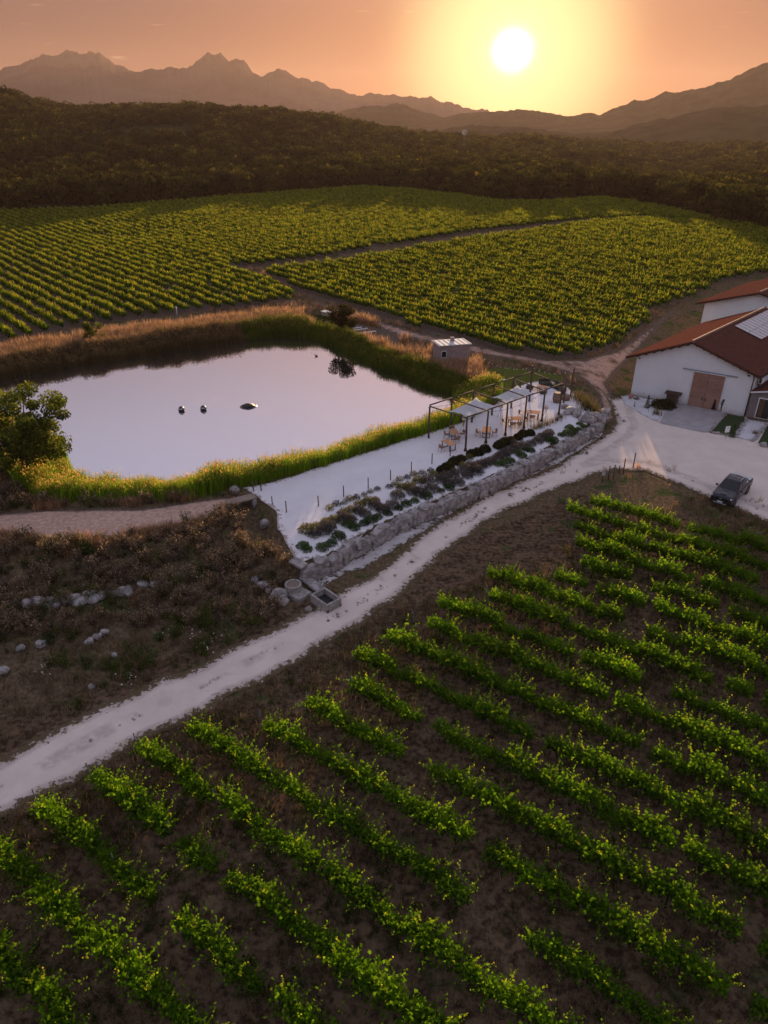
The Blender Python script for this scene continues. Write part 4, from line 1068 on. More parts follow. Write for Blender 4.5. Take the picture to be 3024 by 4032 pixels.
# ---------------------------------------------------------------- trees
def tree(name, label, x, y, h, rad, seed, mat, n=2600, leaf=.26, clumps=16, lean=(0, 0), multi=1, zb=None, spread=.72, csize=(.24, .42)):
    o = thing(name, label, 'tree', (x, y, hz(x, y) - .1 if zb is None else zb))
    r_ = np.random.default_rng(seed)
    m = MB(); P_ = []; T_ = []
    for c in range(clumps):
        a = r_.uniform(0, 6.28); d = rad * spread * math.sqrt(r_.random()); zz = h * r_.uniform(.36, .95 - .25 * (d / rad) ** 2)
        cc = np.array([math.cos(a) * d + lean[0] * zz / h, math.sin(a) * d + lean[1] * zz / h, zz]); cr = rad * r_.uniform(*csize)
        b0 = np.array([lean[0] * .25 + r_.normal(0, .1), lean[1] * .25 + r_.normal(0, .1), h * .3])
        mid = (b0 + cc) / 2 + r_.normal(0, rad * .06, 3)
        m.tube([b0, mid, cc], [h * .014, h * .009, h * .003], 5)
        mm = n // clumps; v = r_.normal(size=(mm, 3)); v /= np.linalg.norm(v, axis=1)[:, None]; v *= (cr * r_.random(mm) ** .35)[:, None]; v[:, 2] *= .75
        P_.append(cc + v); T_.append(np.clip(.35 + .5 * v[:, 2] / cr + r_.normal(0, .15, mm), 0, 1))
    t_ = MB()
    for i in range(multi):
        a = i * 2.1 + 0.4; w_ = .35 if multi > 1 else 0
        t_.tube([(math.cos(a) * w_ * .3, math.sin(a) * w_ * .3, -.1), (math.cos(a) * w_ * .6 + lean[0] * .08, math.sin(a) * w_ * .6 + lean[1] * .08, h * .15), (math.cos(a) * w_ + lean[0] * .27, math.sin(a) * w_ + lean[1] * .27, h * .34)], [h * .03, h * .022, h * .014], 8)
    t_.build('trunk', M_BARK, o, True); m.build('branch', M_BARK, o, True)
    P_ = np.concatenate(P_); T_ = np.concatenate(T_)
    link(bpy.data.objects.new('crown', foliage_mesh('crown', [leaf_quads(P_, leaf * r_.uniform(.6, 1.3, len(P_)), T_, .25, .7)], mat)), o)
    return o
M_WILLOW = leafmat('willow_leaf', (0.034, 0.052, 0.010), (0.11, 0.14, 0.022), (0.30, 0.25, 0.05), .5)
M_TAMA = leafmat('tamarisk_leaf', (0.030, 0.030, 0.012), (0.085, 0.070, 0.025), (0.18, 0.115, 0.04), .35)
tree('willow_tree', 'large leaning tree on the pond bank at the left edge', -32.6, 58.3, 8.8, 5.0, 41, M_WILLOW, 16000, .25, 58, (-.6, 1.5), 2, None, .92, (.13, .27))
tree('small_tree', 'small bushy tree between the pond and the vegetable garden', -6.3, 107.3, 5.0, 2.4, 42, M_TAMA, 4200, .24, 16)
tree('bank_bush', 'rounded green bush among the dry reeds on the far left bank', -42.3, 103.5, 3.4, 1.9, 43, M_WILLOW, 1800, .24, 12)

# ---------------------------------------------------------------- far rows: posts and fence stakes
M_STAKE = simple('galvanised_stake', (.16, .17, .18), (.10, .10, .11), 8, .6, 0, .4)
M_OLDWOOD = simple('grey_brown_timber', (.13, .085, .065), (.065, .045, .036), 7, .85, .01, obj=True, stretch=(3, 3, .4))
M_BLACK = simple('black_paint', (.012, .012, .014), None, 8, .5, 0)
def stake(name, label, x, y, h, rad, mat, group, tilt=0.0, cat='post', cap=True):
    o = thing(name, label, cat, (x, y, hz(x, y) - .12), rng.uniform(0, 6.28), group)
    o.rotation_euler = (tilt, tilt * .5, o.rotation_euler[2])
    MB().tube([(0, 0, 0), (0, 0, h * .5), (0, 0, h)], [rad, rad * .97, rad * .93], 8).build('shaft', mat, o, True)
    if cap: MB().lathe([(rad * 1.05, 0), (rad * .95, .03), (rad * .4, .05)], 8, (0, 0, h)).build('cap', mat, o)
    return o
for k_ in range(2, 20):
    off = ROW0 + ROWS * k_; p = RD * (ROW_START[k_] - 1.0) + RN * off
    if sdist(np.array([p[0]]), np.array([p[1]]), ROAD)[0] < .5: p = p + RD * .8
    stake('trellis_stake', f'thin metal stake at the track end of the {ORD[rows_seen.index(k_)]} near vine row', p[0], p[1], 1.75, .035, M_STAKE, 'end stakes of the vine rows', rng.normal(0, .05), 'stake')
    for j, tt in enumerate((6.2, 12.6)):
        p2 = p + RD * tt
        u_, v_, dp = px(p2[0], p2[1], 1)
        if 0.02 < u_ < .98 and v_ < .98 and j < 1: stake('trellis_stake', f'thin metal stake standing inside the {ORD[rows_seen.index(k_)]} near vine row', p2[0], p2[1], 1.65, .03, M_STAKE, 'stakes inside the vine rows', rng.normal(0, .04), 'stake')
POSTS = [(21.15, 61.5), (21.8, 61.9), (22.35, 62.05), (23.28, 63.3), (23.66, 63.2), (25.03, 64.5)]
for i, (x, y) in enumerate(POSTS):
    stake('fence_post', f'{ORD[i]} short dark fence post from the left, at the bend of the track', x, y, (1.25, 1.5, 1.6, .95, 1.7, 1.75)[i], .06, M_OLDWOOD, 'fence posts at the bend', rng.normal(0, .04))
sg = thing('small_sign', 'small pale notice fixed to the leftmost fence post', 'sign', (21.13, 61.42, .7), R(-10))
MB().box((0, 0, .2), (.3, .03, .42)).build('panel', simple('pale_notice', (.5, .52, .55), None, 9, .5, 0), sg)
FARP = [(-34.0, 118.3)]
stake('vine_marker', 'white marker post at the end of a vine row behind the pond', -34.5, 119.5, 1.7, .07, simple('white_marker', (.7, .7, .7), None, 5, .6, 0), None)
# ---------------------------------------------------------------- vegetable garden
M_PLAST = simple('white_mulch_film', (.72, .70, .70), (.55, .52, .52), 4, .5, .02)
GS = [((-8.8, 110.3), (-7.7, 111.3)), ((-5.2, 113.1), (-4.2, 113.6)), ((-5.5, 111.7), (-3.5, 112.6)), ((-5.1, 110.6), (-2.6, 111.9)), ((-5.3, 108.2), (-1.3, 110.2)), ((-8.6, 112.6), (-6.0, 113.9))]
for i, (a, b) in enumerate(GS):
    o = thing('mulch_strip', f'{ORD[i]} white strip of mulch film in the vegetable garden', 'mulch film', (a[0], a[1], hz(*a)), math.atan2(b[1] - a[1], b[0] - a[0]), 'white garden strips')
    L_ = math.hypot(b[0] - a[0], b[1] - a[1]); m = MB()
    for j in range(6):
        m.add([(L_ * j / 6, -.16, .02), (L_ * (j + 1) / 6 - .02, -.16, .02), (L_ * (j + 1) / 6 - .02, 0, .14 + .03 * (j % 2)), (L_ * j / 6, 0, .14), (L_ * j / 6, .16, .02), (L_ * (j + 1) / 6 - .02, .16, .02)], [(0, 1, 2, 3), (3, 2, 5, 4)])
    m.build('film', M_PLAST, o)
    MB().prism([(0, -.3), (L_, -.3), (L_, .3), (0, .3)], -.05, .03).build('bed', M_GROUND, o)
x, y = region(700, -14, -5, 110, 121)
k1 = (sdist(x, y, GARDEN) < -.4) & (x + y * .6 < 62.5)
put('garden_plants', x[k1], y[k1], WEED, .5, .9, 'low leafy vegetables growing in the garden plot', 'vegetables')
wb = thing('garden_box', 'low white topped box at the back of the vegetable garden', 'box', (-9.6, 120.1, hz(-9.6, 120.1)), R(-45))
MB().box((0, 0, .3), (1.7, 1.0, .7)).build('body', M_CONC, wb); MB().box((0, 0, .69), (1.85, 1.15, .08)).build('lid', M_PLAST, wb, bevel=.02)

# ---------------------------------------------------------------- hut
M_RENDER = simple('mauve_render', (.34, .27, .26), (.28, .215, .21), 2, .9, .02)
M_TIN = simple('pale_roof_sheet', (.60, .60, .62), (.5, .5, .53), 1.5, .85, .01)
hu = thing('pump_hut', 'small square rendered hut with pale flat roof behind the reeds', 'hut', (9.2, 95.7, hz(9.2, 95.7) - .2), R(14))
MB().box((0, 0, 1.25), (4.3, 3.0, 2.5)).build('wall', M_RENDER, hu)
rf = MB().box((0, 0, 2.56), (4.6, 3.3, .12), Matrix.Rotation(R(-2.5), 3, 'X')).build('roof', M_TIN, hu)
for i in range(7): MB().box((-2.1 + .7 * i, 0, 2.64), (.06, 3.3, .06), Matrix.Rotation(R(-2.5), 3, 'X')).build('rib', M_TIN, rf)
MB().box((.3, .6, 2.86), (.5, .4, .5)).build('chimney', M_RENDER, rf)
wd = MB().box((-1.55, -1.53, 1.45), (.62, .06, .8)).build('window', simple('dark_glass', (.02, .02, .025), None, 3, .15, 0, 0, .5), hu)
for c_, sz in (((0, 0, .43), (.74, .08, .07)), ((0, 0, -.43), (.74, .1, .07)), ((.34, 0, 0), (.07, .08, .8)), ((-.34, 0, 0), (.07, .08, .8))): MB().box((c_[0] - 1.55, -1.56, c_[2] + 1.45), sz).build('frame', M_TIN, wd)
pm = thing('water_pump', 'small dark motor pump on the ground beside the hut', 'pump', (11.0, 93.4, hz(11.0, 93.4)), .4)
MB().box((0, 0, .08), (.8, .45, .12)).build('base', M_BLACK, pm); MB().tube([(-.3, 0, .36), (.2, 0, .36)], .2, 10).build('motor', simple('pump_grey', (.2, .2, .22), None, 8), pm, True); MB().tube([(.2, 0, .36), (.38, 0, .36), (.38, 0, .62)], .09, 8).build('pipe', M_STAKE, pm, True)

# ---------------------------------------------------------------- barns
t = NT('white_render')
f1 = t.noise(.6, 5, .6); f2 = t.noise(3.0, 6, .7, None, (1, 1, .25))
sx_ = t.n('ShaderNodeSeparateXYZ'); t.l(t.pos(), sx_.inputs[0])
cc_ = t.mix(t.maprange(f1, .3, .7), (.80, .80, .80), (.75, .75, .76)); cc_ = t.mix(t.math('MULTIPLY', t.maprange(f2, .55, .75), .25), cc_, (.56, .54, .52))
splash = t.math('MULTIPLY', t.maprange(t.math('ADD', sx_.outputs[2], t.math('MULTIPLY', t.math('SUBTRACT', f2, .5), 1.2)), .75, .1), .55)
M_WHITE = t.finish(t.mix(splash, cc_, (.46, .40, .36)), .9, f2, .006, spec=.1)
t = NT('brown_roof_tile')
pp = t.pos(True)
wv = t.n('ShaderNodeTexWave'); wv.inputs['Scale'].default_value = 1.25; wv.inputs['Distortion'].default_value = .4; t.l(pp, wv.inputs['Vector']); wv.bands_direction = 'X'
wv2 = t.n('ShaderNodeTexWave'); wv2.inputs['Scale'].default_value = .9; wv2.bands_direction = 'Y'; wv2.wave_profile = 'SAW'; t.l(pp, wv2.inputs['Vector'])
nn_ = t.noise(2.2, 5, .7, pp); n3_ = t.noise(14, 2, .5, pp)
cc_ = t.mix(t.maprange(nn_, .3, .7), (.13, .050, .036), (.085, .034, .026)); cc_ = t.mix(t.maprange(n3_, .55, .75), cc_, (.16, .075, .055))
hh_ = t.math('ADD', wv.outputs['Fac'], t.math('MULTIPLY', wv2.outputs['Fac'], .6))
M_TILE = t.finish(cc_, .95, hh_, .05, spec=0.0)
M_BEAM = simple('dark_eave_timber', (.07, .032, .026), (.04, .02, .017), 5, .8, .01)
BA = Vector((31.33, 86.08, 0)); bd = Vector((math.cos(R(-33.5)), math.sin(R(-33.5)), 0)); be = Vector((math.cos(R(45.8)), math.sin(R(45.8)), 0))
def L3(s_, k_, z): return bd * s_ + be * k_ + Vector((0, 0, z))
def lbox(m, s0, s1, k0, k1, z0, z1):
    v = [L3(s_, k_, z) for z in (z0, z1) for k_ in (k0, k1) for s_ in (s0, s1)]
    return m.add(v, [(0, 2, 3, 1), (4, 5, 7, 6), (0, 1, 5, 4), (2, 6, 7, 3), (0, 4, 6, 2), (1, 3, 7, 5)])
def slab(m, pts, th):
    """pts: four (s,k,z) on the upper face"""
    u = [L3(*q) for q in pts]; lo = [p - Vector((0, 0, th)) for p in u]
    return m.add(u + lo, [(0, 1, 2, 3), (7, 6, 5, 4), (0, 4, 5, 1), (1, 5, 6, 2), (2, 6, 7, 3), (3, 7, 4, 0)])
def gable_barn(name, label, s0, k0, width, depth, eave, apex_s, apex_z, rafters=True):
    o = thing(name, label, 'barn', BA)
    prof = [(s0, -.6), (s0 + width, -.6), (s0 + width, eave + .1), (apex_s, apex_z - .42), (s0, eave)]
    m = MB(); n = 5
    m.add([L3(s_, k0, z) for s_, z in prof] + [L3(s_, k0 + depth, z) for s_, z in prof], [tuple(range(n)), tuple(reversed(range(n, 2 * n)))] + [(i, n + i, n + (i + 1) % n, (i + 1) % n) for i in range(n)])
    m.build('wall', M_WHITE, o)
    rf = bpy.data.objects.new('roof', None); link(rf, o)
    gl = (apex_z - eave - .25) / (apex_s - s0); gr = (apex_z - eave - .3) / (s0 + width - apex_s)
    sl_, sr_ = s0 - 1.05, s0 + width + .75
    zl, zr = apex_z - gl * (apex_s - sl_), apex_z - gr * (sr_ - apex_s)
    k1_, k2_ = k0 - .75, k0 + depth + .3
    slab(MB(), [(sl_, k1_, zl), (apex_s, k1_, apex_z), (apex_s, k2_, apex_z), (sl_, k2_, zl)], .16).build('roof_slope', M_TILE, rf)
    slab(MB(), [(apex_s + .003, k1_, apex_z), (sr_, k1_, zr), (sr_, k2_, zr), (apex_s + .003, k2_, apex_z)], .16).build('roof_slope', M_TILE, rf)
    nseg = int((k2_ - k1_) / .45)
    cap = MB()
    for j in range(nseg):
        a, b = k1_ + (k2_ - k1_) * j / nseg, k1_ + (k2_ - k1_) * (j + 1) / nseg + .03
        cap.tube([L3(apex_s, a, apex_z - .02), L3(apex_s, b, apex_z + .015)], [.17, .15], 8)
    cap.build('ridge_cap', simple('ridge_tile', (.30, .17, .12), (.2, .11, .08), 4) if 'ridge_tile' not in MATS else MATS['ridge_tile'], rf)
    # barge boards and purlin ends
    for (sa, za, sb, zb) in ((sl_, zl, apex_s, apex_z), (apex_s, apex_z, sr_, zr)):
        MB().bar(L3(sa, k1_ + .04, za - .24), L3(sb, k1_ + .04, zb - .24), .06, .16).build('barge_board', M_BEAM, rf)
    if rafters:
        for side, n_ in ((0, 7), (1, 8)):
            for i in range(n_):
                f_ = (i + .55) / n_
                s_ = (s0 - .2 + (apex_s - s0) * f_) if side == 0 else apex_s + (s0 + width - apex_s) * f_ * .97
                z = (apex_z - gl * (apex_s - s_)) if side == 0 else apex_z - gr * (s_ - apex_s)
                m = MB(); lbox(m, s_ - .1, s_ + .1, k1_ + .1, k0 + .05, z - .42, z - .17); m.build('rafter_end', M_BEAM, rf)
    return o, rf, (zl, zr, gl, gr)
barn, barn_roof, (zl, zr, gl, gr) = gable_barn('barn', 'white gabled barn with brown tiled roof and wooden sliding door', 0, 0, 13.4, 22.3, 5.12, 6.3, 7.95)
barn2, b2r, _ = gable_barn('barn', 'second white barn behind, mostly hidden by the first roof', -3.55, 28.5, 14.6, 20, 6.45, 3.7, 8.9, False)
# solar panels
M_PV = simple('solar_glass', (.42, .38, .37), (.36, .33, .33), 1.2, .12, 0, .35, .8)
M_ALU = simple('aluminium', (.55, .55, .57), None, 4, .35, 0, .8)
arr = thing('solar_array', 'array of pale reflecting solar panels on the dark barn slope', 'solar panels', BA + L3(7, 10, 0))
arr_o = Vector(arr.location)
for i in range(2):
    for j in range(11):
        sa, ka = 6.98 + 1.68 * i, 10.05 + 1.03 * j
        q = [(sa, ka), (sa + 1.64, ka), (sa + 1.64, ka + 1.0), (sa, ka + 1.0)]
        P4 = [BA + L3(s_, k_, 7.95 - gr * (s_ - 6.3) + .14) - arr_o for s_, k_ in q]
        m = MB(); m.add(P4 + [p - Vector((0, 0, .05)) for p in P4], [(0, 1, 2, 3), (7, 6, 5, 4), (0, 4, 5, 1), (1, 5, 6, 2), (2, 6, 7, 3), (3, 7, 4, 0)])
        pn = m.build('panel', M_PV, arr)
        fr = MB()
        for a, b in ((0, 1), (1, 2), (2, 3), (3, 0)): fr.bar(P4[a] + Vector((0, 0, .005)), P4[b] + Vector((0, 0, .005)), .035, .05)
        fr.build('frame', M_ALU, pn)
# sliding door
t = NT('weathered_door_plank')
f1 = t.noise(1.2, 6, .7, t.pos(), (1, 1, 9)); f2 = t.n('ShaderNodeObjectInfo').outputs['Random']
cc_ = t.mix(t.maprange(f1, .35, .65), (.36, .20, .145), (.24, .13, .10)); cc_ = t.mix(t.math('MULTIPLY', f2, .5), cc_, (.42, .26, .20))
M_PLANK = t.finish(cc_, .85, f1, .01)
M_RAIL = simple('blue_grey_steel', (.22, .27, .36), None, 6, .5, 0, .3)
for leaf_i, (sa, sb) in enumerate(((6.98, 8.66), (8.70, 10.42))):
    lf = bpy.data.objects.new('door', None); link(lf, barn)
    npl = 16
    for j in range(npl):
        m = MB(); z0 = .08 + 4.2 * j / npl
        lbox(m, sa, sb, -.16 - .01 * (j % 2), -.08, z0, z0 + 4.2 / npl - .018); m.build('plank', M_PLANK, lf)
    for s_ in (sa + .12, sb - .12):
        m = MB(); lbox(m, s_ - .05, s_ + .05, -.08, -.05, .1, 4.2); m.build('batten', M_BEAM, lf)
    m = MB(); lbox(m, (sb - .22) if leaf_i == 0 else sa + .12, (sb - .14) if leaf_i == 0 else sa + .2, -.23, -.17, 1.0, 1.35); m.build('handle', M_BLACK, lf)
m = MB(); lbox(m, 5.6, 11.75, -.2, -.1, 4.42, 4.5); m.build('door_rail', M_RAIL, barn)
m = MB(); lbox(m, 6.85, 10.5, -.26, -.05, 4.32, 4.40); m.build('door_track_cover', M_WHITE, barn)
m = MB(); m.tube([L3(13.3, -.1, 5.0), L3(13.42, -.12, 4.6), L3(13.42, -.12, .1)], .06, 8); m.build('drainpipe', M_BEAM, barn, True)
m = MB(); m.tube([L3(14.25, -.7, zr - .2), L3(14.25, 22.4, zr - .2)], .09, 8); m.build('gutter', M_BEAM, barn, True)
m = MB(); lbox(m, .25, .42, -.12, 0, 4.7, 4.82); m.build('lamp', M_BLACK, barn)
m = MB(); lbox(m, 12.7, 12.9, -.14, 0, 4.75, 4.9); m.build('lamp', M_BLACK, barn)
# annexe
M_MAUVE = simple('mauve_grey_render', (.24, .20, .20), (.2, .17, .17), 1.5, .9, .006)
M_GLASS = simple('dark_door_glass', (.02, .018, .018), None, 3, .12, 0, 0, .5)
M_CURT = simple('brown_curtain', (.13, .075, .04), (.09, .05, .03), 6, .9, 0)
an = thing('annexe', 'low mauve annexe with white framed glass door beside the barn', 'building', BA)
m = MB(); prof = [(13.52, -.4), (22, -.4), (22, 3.05), (17.8, 3.95), (13.52, 2.98)]
m.add([L3(s_, .05, z) for s_, z in prof] + [L3(s_, 9, z) for s_, z in prof], [tuple(range(5)), tuple(reversed(range(5, 10)))] + [(i, 5 + i, 5 + (i + 1) % 5, (i + 1) % 5) for i in range(5)]); m.build('wall', M_MAUVE, an)
rf = bpy.data.objects.new('roof', None); link(rf, an)
slab(MB(), [(13.44, -.3, 3.16), (17.8, -.3, 4.18), (17.8, 9.2, 4.18), (13.44, 9.2, 3.16)], .14).build('roof_slope', M_TILE, rf)
slab(MB(), [(17.803, -.3, 4.18), (22.5, -.3, 3.15), (22.5, 9.2, 3.15), (17.803, 9.2, 4.18)], .14).build('roof_slope', M_TILE, rf)
MB().bar(L3(13.5, -.33, 3.03), L3(17.8, -.33, 4.03), .05, .17).build('fascia', M_WHITE, rf); MB().bar(L3(17.8, -.33, 4.03), L3(22.4, -.33, 3.03), .05, .17).build('fascia', M_WHITE, rf)
gd = bpy.data.objects.new('door', None); link(gd, an)
m = MB(); lbox(m, 14.55, 15.9, -.02, .04, .12, 2.42); m.build('pane', M_GLASS, gd)
m = MB(); lbox(m, 14.62, 15.15, -.05, -.025, .2, 2.35); m.build('curtain', M_CURT, gd)
for (a, b, c_, d) in ((14.45, 14.55, .05, 2.52), (15.9, 16.0, .05, 2.52), (14.55, 15.9, 2.42, 2.52), (14.55, 15.9, .05, .12)):
    m = MB(); lbox(m, a, b, -.08, .045, c_, d); m.build('frame', M_WHITE, gd)
ac = thing('air_conditioner', 'pale air conditioning unit on the barn side above the annexe roof', 'air conditioner', BA + L3(13.55, 1.2, 3.72))
m = MB(); lbox(m, 0, .42, 0, .95, 0, .68); m.build('case', M_WHITE, ac, bevel=.03)
m = MB(); lbox(m, .1, .36, -.012, -.002, .08, .6); m.build('grille', M_BLACK, ac)
for k_ in (.15, .8):
    m = MB(); lbox(m, -.05, .42, k_, k_ + .05, -.3, -.002); m.build('bracket', M_STAKE, ac)

# apron, lawns, gravel path
def flat(name, pts, mat, lift, label, step=.6, ragged=0.0):
    o = sheet(name, pts, mat, step, lift, ragged)
    return tag(o, label, name.replace('_', ' '), kind='structure')
M_APRON = simple('poured_concrete', (.40, .36, .35), (.33, .295, .29), .9, .8, .008)
M_LAWN = simple('mown_lawn', (.030, .055, .014), (.020, .038, .010), 5, .95, .04)
flat('pavement', [(35.9, 83.0), (42.3, 78.75), (42.05, 78.45), (40.6, 79.4), (36.4, 73.7), (35.7, 73.6), (31.9, 76.2), (31.75, 76.6), (33.4, 79.4)], M_APRON, .06, 'grey concrete apron in front of the barn door')
M_FINE = gravelmat('white_path_gravel', (.66, .62, .63), (.56, .52, .53), (.4, .36, .35), 0, .3)
flat('path', [(42.35, 77.5), (44.1, 76.3), (39.9, 71.2), (38.7, 72.3)], M_FINE, .06, 'white gravel path to the annexe door')
flat('gravel_bed', [(31.2, 85.7), (35.8, 82.95), (33.3, 79.4), (31.6, 76.7), (30.6, 79.0), (29.4, 82.6), (29.6, 84.9)], M_FINE, .055, 'white gravel bed along the barn wall', .6, .25)
flat('lawn', [(40.6, 79.1), (42.35, 77.9), (38.75, 72.5), (36.5, 73.6)], M_LAWN, .09, 'small dark lawn left of the gravel path')
flat('lawn', [(44.2, 76.2), (50, 72.4), (47, 66), (40.4, 70.6)], M_LAWN, .09, 'small dark lawn right of the gravel path')
for nm, a, b, n_, lb in (('stone_edging', (40.5, 79.2), (36.45, 73.7), 16, 'row of small stones edging the concrete apron'), ('stone_edging', (42.35, 77.7), (38.7, 72.4), 16, 'row of small stones left of the gravel path'), ('stone_edging', (44.1, 76.2), (40.1, 71.0), 15, 'row of small stones right of the gravel path'), ('stone_edging', (36.5, 73.5), (38.6, 72.3), 8, 'row of small stones along the yard side of the lawn')):
    o = thing(nm, lb, 'edging', (a[0], a[1], 0))
    for i in range(n_):
        f_ = i / (n_ - 1); x_, y_ = a[0] + (b[0] - a[0]) * f_, a[1] + (b[1] - a[1]) * f_
        r0 = rock('stone', x_ + rng.normal(0, .05) - a[0], y_ + rng.normal(0, .05) - a[1], rng.uniform(.28, .46), o, .14)
for i, (x_, y_, s_) in enumerate([(40.6, 69.9, .8), (41.4, 69.5, 1.0), (42.2, 69.0, .8)]): tag(rock('boulder', x_, y_, s_), f'{ORD[i]} rounded boulder from the left below the right lawn', 'boulder', 'boulders below the lawn')
nb = thing('notice_sign', 'white rectangular sign on a thin post at the lawn edge', 'sign', (37.55, 72.2, 0), R(12))
MB().tube([(0, 0, 0), (0, 0, .75)], .03, 8).build('post', M_STAKE, nb)
sp_ = MB().box((0, -.03, 1.02), (.55, .04, .72)).build('panel', M_WHITE, nb, bevel=.01)
e_ = MB(); e_.lathe([(.075, 0), (.08, .05), (.06, .1), (.012, .13), (.012, .2), (.06, .22)], 10, (0, 0, 0)); 
em = MB()
em.add([(-.05, -.056, 1.22), (.05, -.056, 1.22), (.035, -.056, 1.13), (.008, -.056, 1.10), (.008, -.056, 1.03), (.035, -.056, 1.015), (-.035, -.056, 1.015), (-.008, -.056, 1.03), (-.008, -.056, 1.10), (-.035, -.056, 1.13)], [(0, 1, 2, 3, 4, 5, 6, 7, 8, 9)])
em.build('emblem', M_BLACK, sp_)
# planting by the barn wall
shrub(31.5, 84.2, OCHRE, .9, .95, 'small dark potted shrub at the left corner of the barn', 'barn wall plants')
zc_ = 1.85 * rng.random(900) ** 1.5; ac_ = rng.uniform(0, 6.28, 900); rc_ = (.40 * (1 - zc_ / 1.9) + .03) * rng.random(900) ** .4
CON = [foliage_mesh('foliage', [leaf_quads(np.column_stack([np.cos(ac_) * rc_, np.sin(ac_) * rc_, zc_]), .12, rng.uniform(0, .8, 900), .1, .5, np.array([0, 0, 1.5]))], M_GREEN)]
shrub(31.85, 81.3, CON, .95, 1.0, 'slender dark conifer standing in the gravel bed', 'barn wall plants', zs=1.0)
BIG = [foliage_mesh('foliage', mound(995, 3200, 1.45, .95, .16, .02), M_BALL)]
shrub(33.9, 81.6, BIG, 1.0, 1.02, 'large dark bush spreading in front of the woodpile', 'barn wall plants', zs=1.0)
shrub(32.35, 79.1, FEATH, 1.25, 1.3, 'spiky grass clump in front of the large dark bush', 'barn wall plants')
shrub(38.4, 72.4, CON, .85, .9, 'slim young cypress beside the white sign', 'barn wall plants', zs=1.0)
shrub(41.3, 73.3, FEATH, .8, .85, 'spiky little grass clump beside the gravel path', 'barn wall plants')
MB0 = thing('woodpile', 'stack of split logs under a small cover against the barn', 'woodpile', BA + L3(5.35, -.75, 0), R(-33.5))
for i in range(5):
    for j in range(5):
        MB().tube([(-.6 + .28 * i + .06 * (j % 2), -.35, .18 + .24 * j), (-.6 + .28 * i + .06 * (j % 2), .35, .18 + .24 * j)], .125, 7).build('log', M_OLDWOOD, MB0)
MB().box((0, 0, 1.42), (1.9, 1.0, .07), Matrix.Rotation(R(7), 3, 'X')).build('cover', M_BEAM, MB0)
stake('marker_stone', 'short pale marker post in the gravel bed by the track', 30.4, 81.6, .75, .09, M_CONC, None)
fb = thing('flower_pot', 'pink flower pot beside the barn corner', 'pot', (30.7, 84.3, .05))
MB().lathe([(.14, 0), (.2, .32), (.22, .34)], 12).build('pot', simple('terracotta', (.4, .2, .15), None, 6), fb); link(bpy.data.objects.new('flowers', foliage_mesh('flowers', mound(990, 120, .26, .3, .1), leafmat('pink_petal', (.3, .1, .12), (.6, .25, .28), (.8, .45, .45)))), fb).location = (0, 0, .3)

# ---------------------------------------------------------------- pond floats
M_BUOY = simple('navy_buoy', (.03, .032, .06), (.02, .02, .04), 5, .3, 0, 0, .5)
for i, (x, y) in enumerate([(-23.7, 78.4), (-21.2, 78.7)]):
    o = thing('buoy', ('left', 'right')[i] + ' of the two small dark round buoys on the pond', 'buoy', (x, y, .8), 0, 'pond buoys')
    MB().lathe([(.05, -.2), (.3, -.1), (.38, .1), (.34, .3), (.2, .44), (.05, .48)], 16).build('ball', M_BUOY, o, True)
    MB().lathe([(.06, 0), (.06, .08), (.03, .1)], 8, (0, 0, .47)).build('eye', M_BLACK, o)
    MB().lathe([(.35, 0), (.36, .05), (.33, .1)], 16, (0, 0, .22)).build('band', M_WHITE, o)
o = thing('float', 'black domed float on the pond right of the buoys', 'float', (-16.1, 79.7, .8))
MB().lathe([(.8, -.08), (.82, .05), (.7, .16), (.45, .28), (.15, .36), (.02, .37)], 20).build('dome', M_BLACK, o, True)
MB().lathe([(.95, 0), (1.0, .04), (.95, .08)], 20, (0, 0, -.03)).build('rim', M_BUOY, o)
dk = thing('duck', 'small dark duck swimming near the far reeds', 'duck', (-9.7, 99.8, .8), 2.6)
M_DUCK = simple('duck_feathers', (.05, .04, .03), None, 9)
dm = MB(); dm.tube([(-.26, 0, .1), (-.15, 0, .08), (.02, 0, .08), (.16, 0, .1), (.2, 0, .2), (.21, 0, .27), (.29, 0, .27), (.36, 0, .25)], [.02, .09, .12, .08, .045, .055, .04, .012], 10); dm.build('body', M_DUCK, dk, True)
wp = thing('wind_pump', 'far wind pump with a small pale rotor above the woodland', 'wind pump', (56.0, 560.0, hz(56, 560)))
m = MB()
for sx in (-1, 1):
    for sy in (-1, 1): m.bar((sx * 1.6, sy * 1.6, 0), (sx * .2, sy * .2, 19), .22)
for z in (4, 8, 12, 16):
    w_ = 1.6 - 1.4 * z / 19
    for a, b in (((-w_, -w_), (w_, -w_)), ((w_, -w_), (w_, w_)), ((w_, w_), (-w_, w_)), ((-w_, w_), (-w_, -w_))): m.bar((*a, z), (*b, z), .14)
m.build('tower', M_STAKE, wp)
rt = bpy.data.objects.new('rotor', None); link(rt, wp); rt.location = (0, -.6, 19.4)
for i in range(12):
    a = i * math.pi / 6
    MB().add([(math.cos(a) * .4, 0, math.sin(a) * .4), (math.cos(a - .12) * 1.9, .12, math.sin(a - .12) * 1.9), (math.cos(a + .12) * 1.9, -.12, math.sin(a + .12) * 1.9)], [(0, 1, 2)]).build('blade', M_WHITE, rt)
MB().box((0, 1.6, 19.4), (.1, 2.0, .9)).build('tail', M_WHITE, wp)
rp = sheet('rock_outcrop', [(-170, 470), (-128, 462), (-118, 490), (-128, 520), (-165, 528), (-178, 500)], simple('pale_outcrop', (.17, .15, .15), (.10, .085, .08), .3, .95, .3), 6, .5, 3)
tag(rp, 'bare grey rock outcrop in the wooded hillside', 'rock', kind='structure')
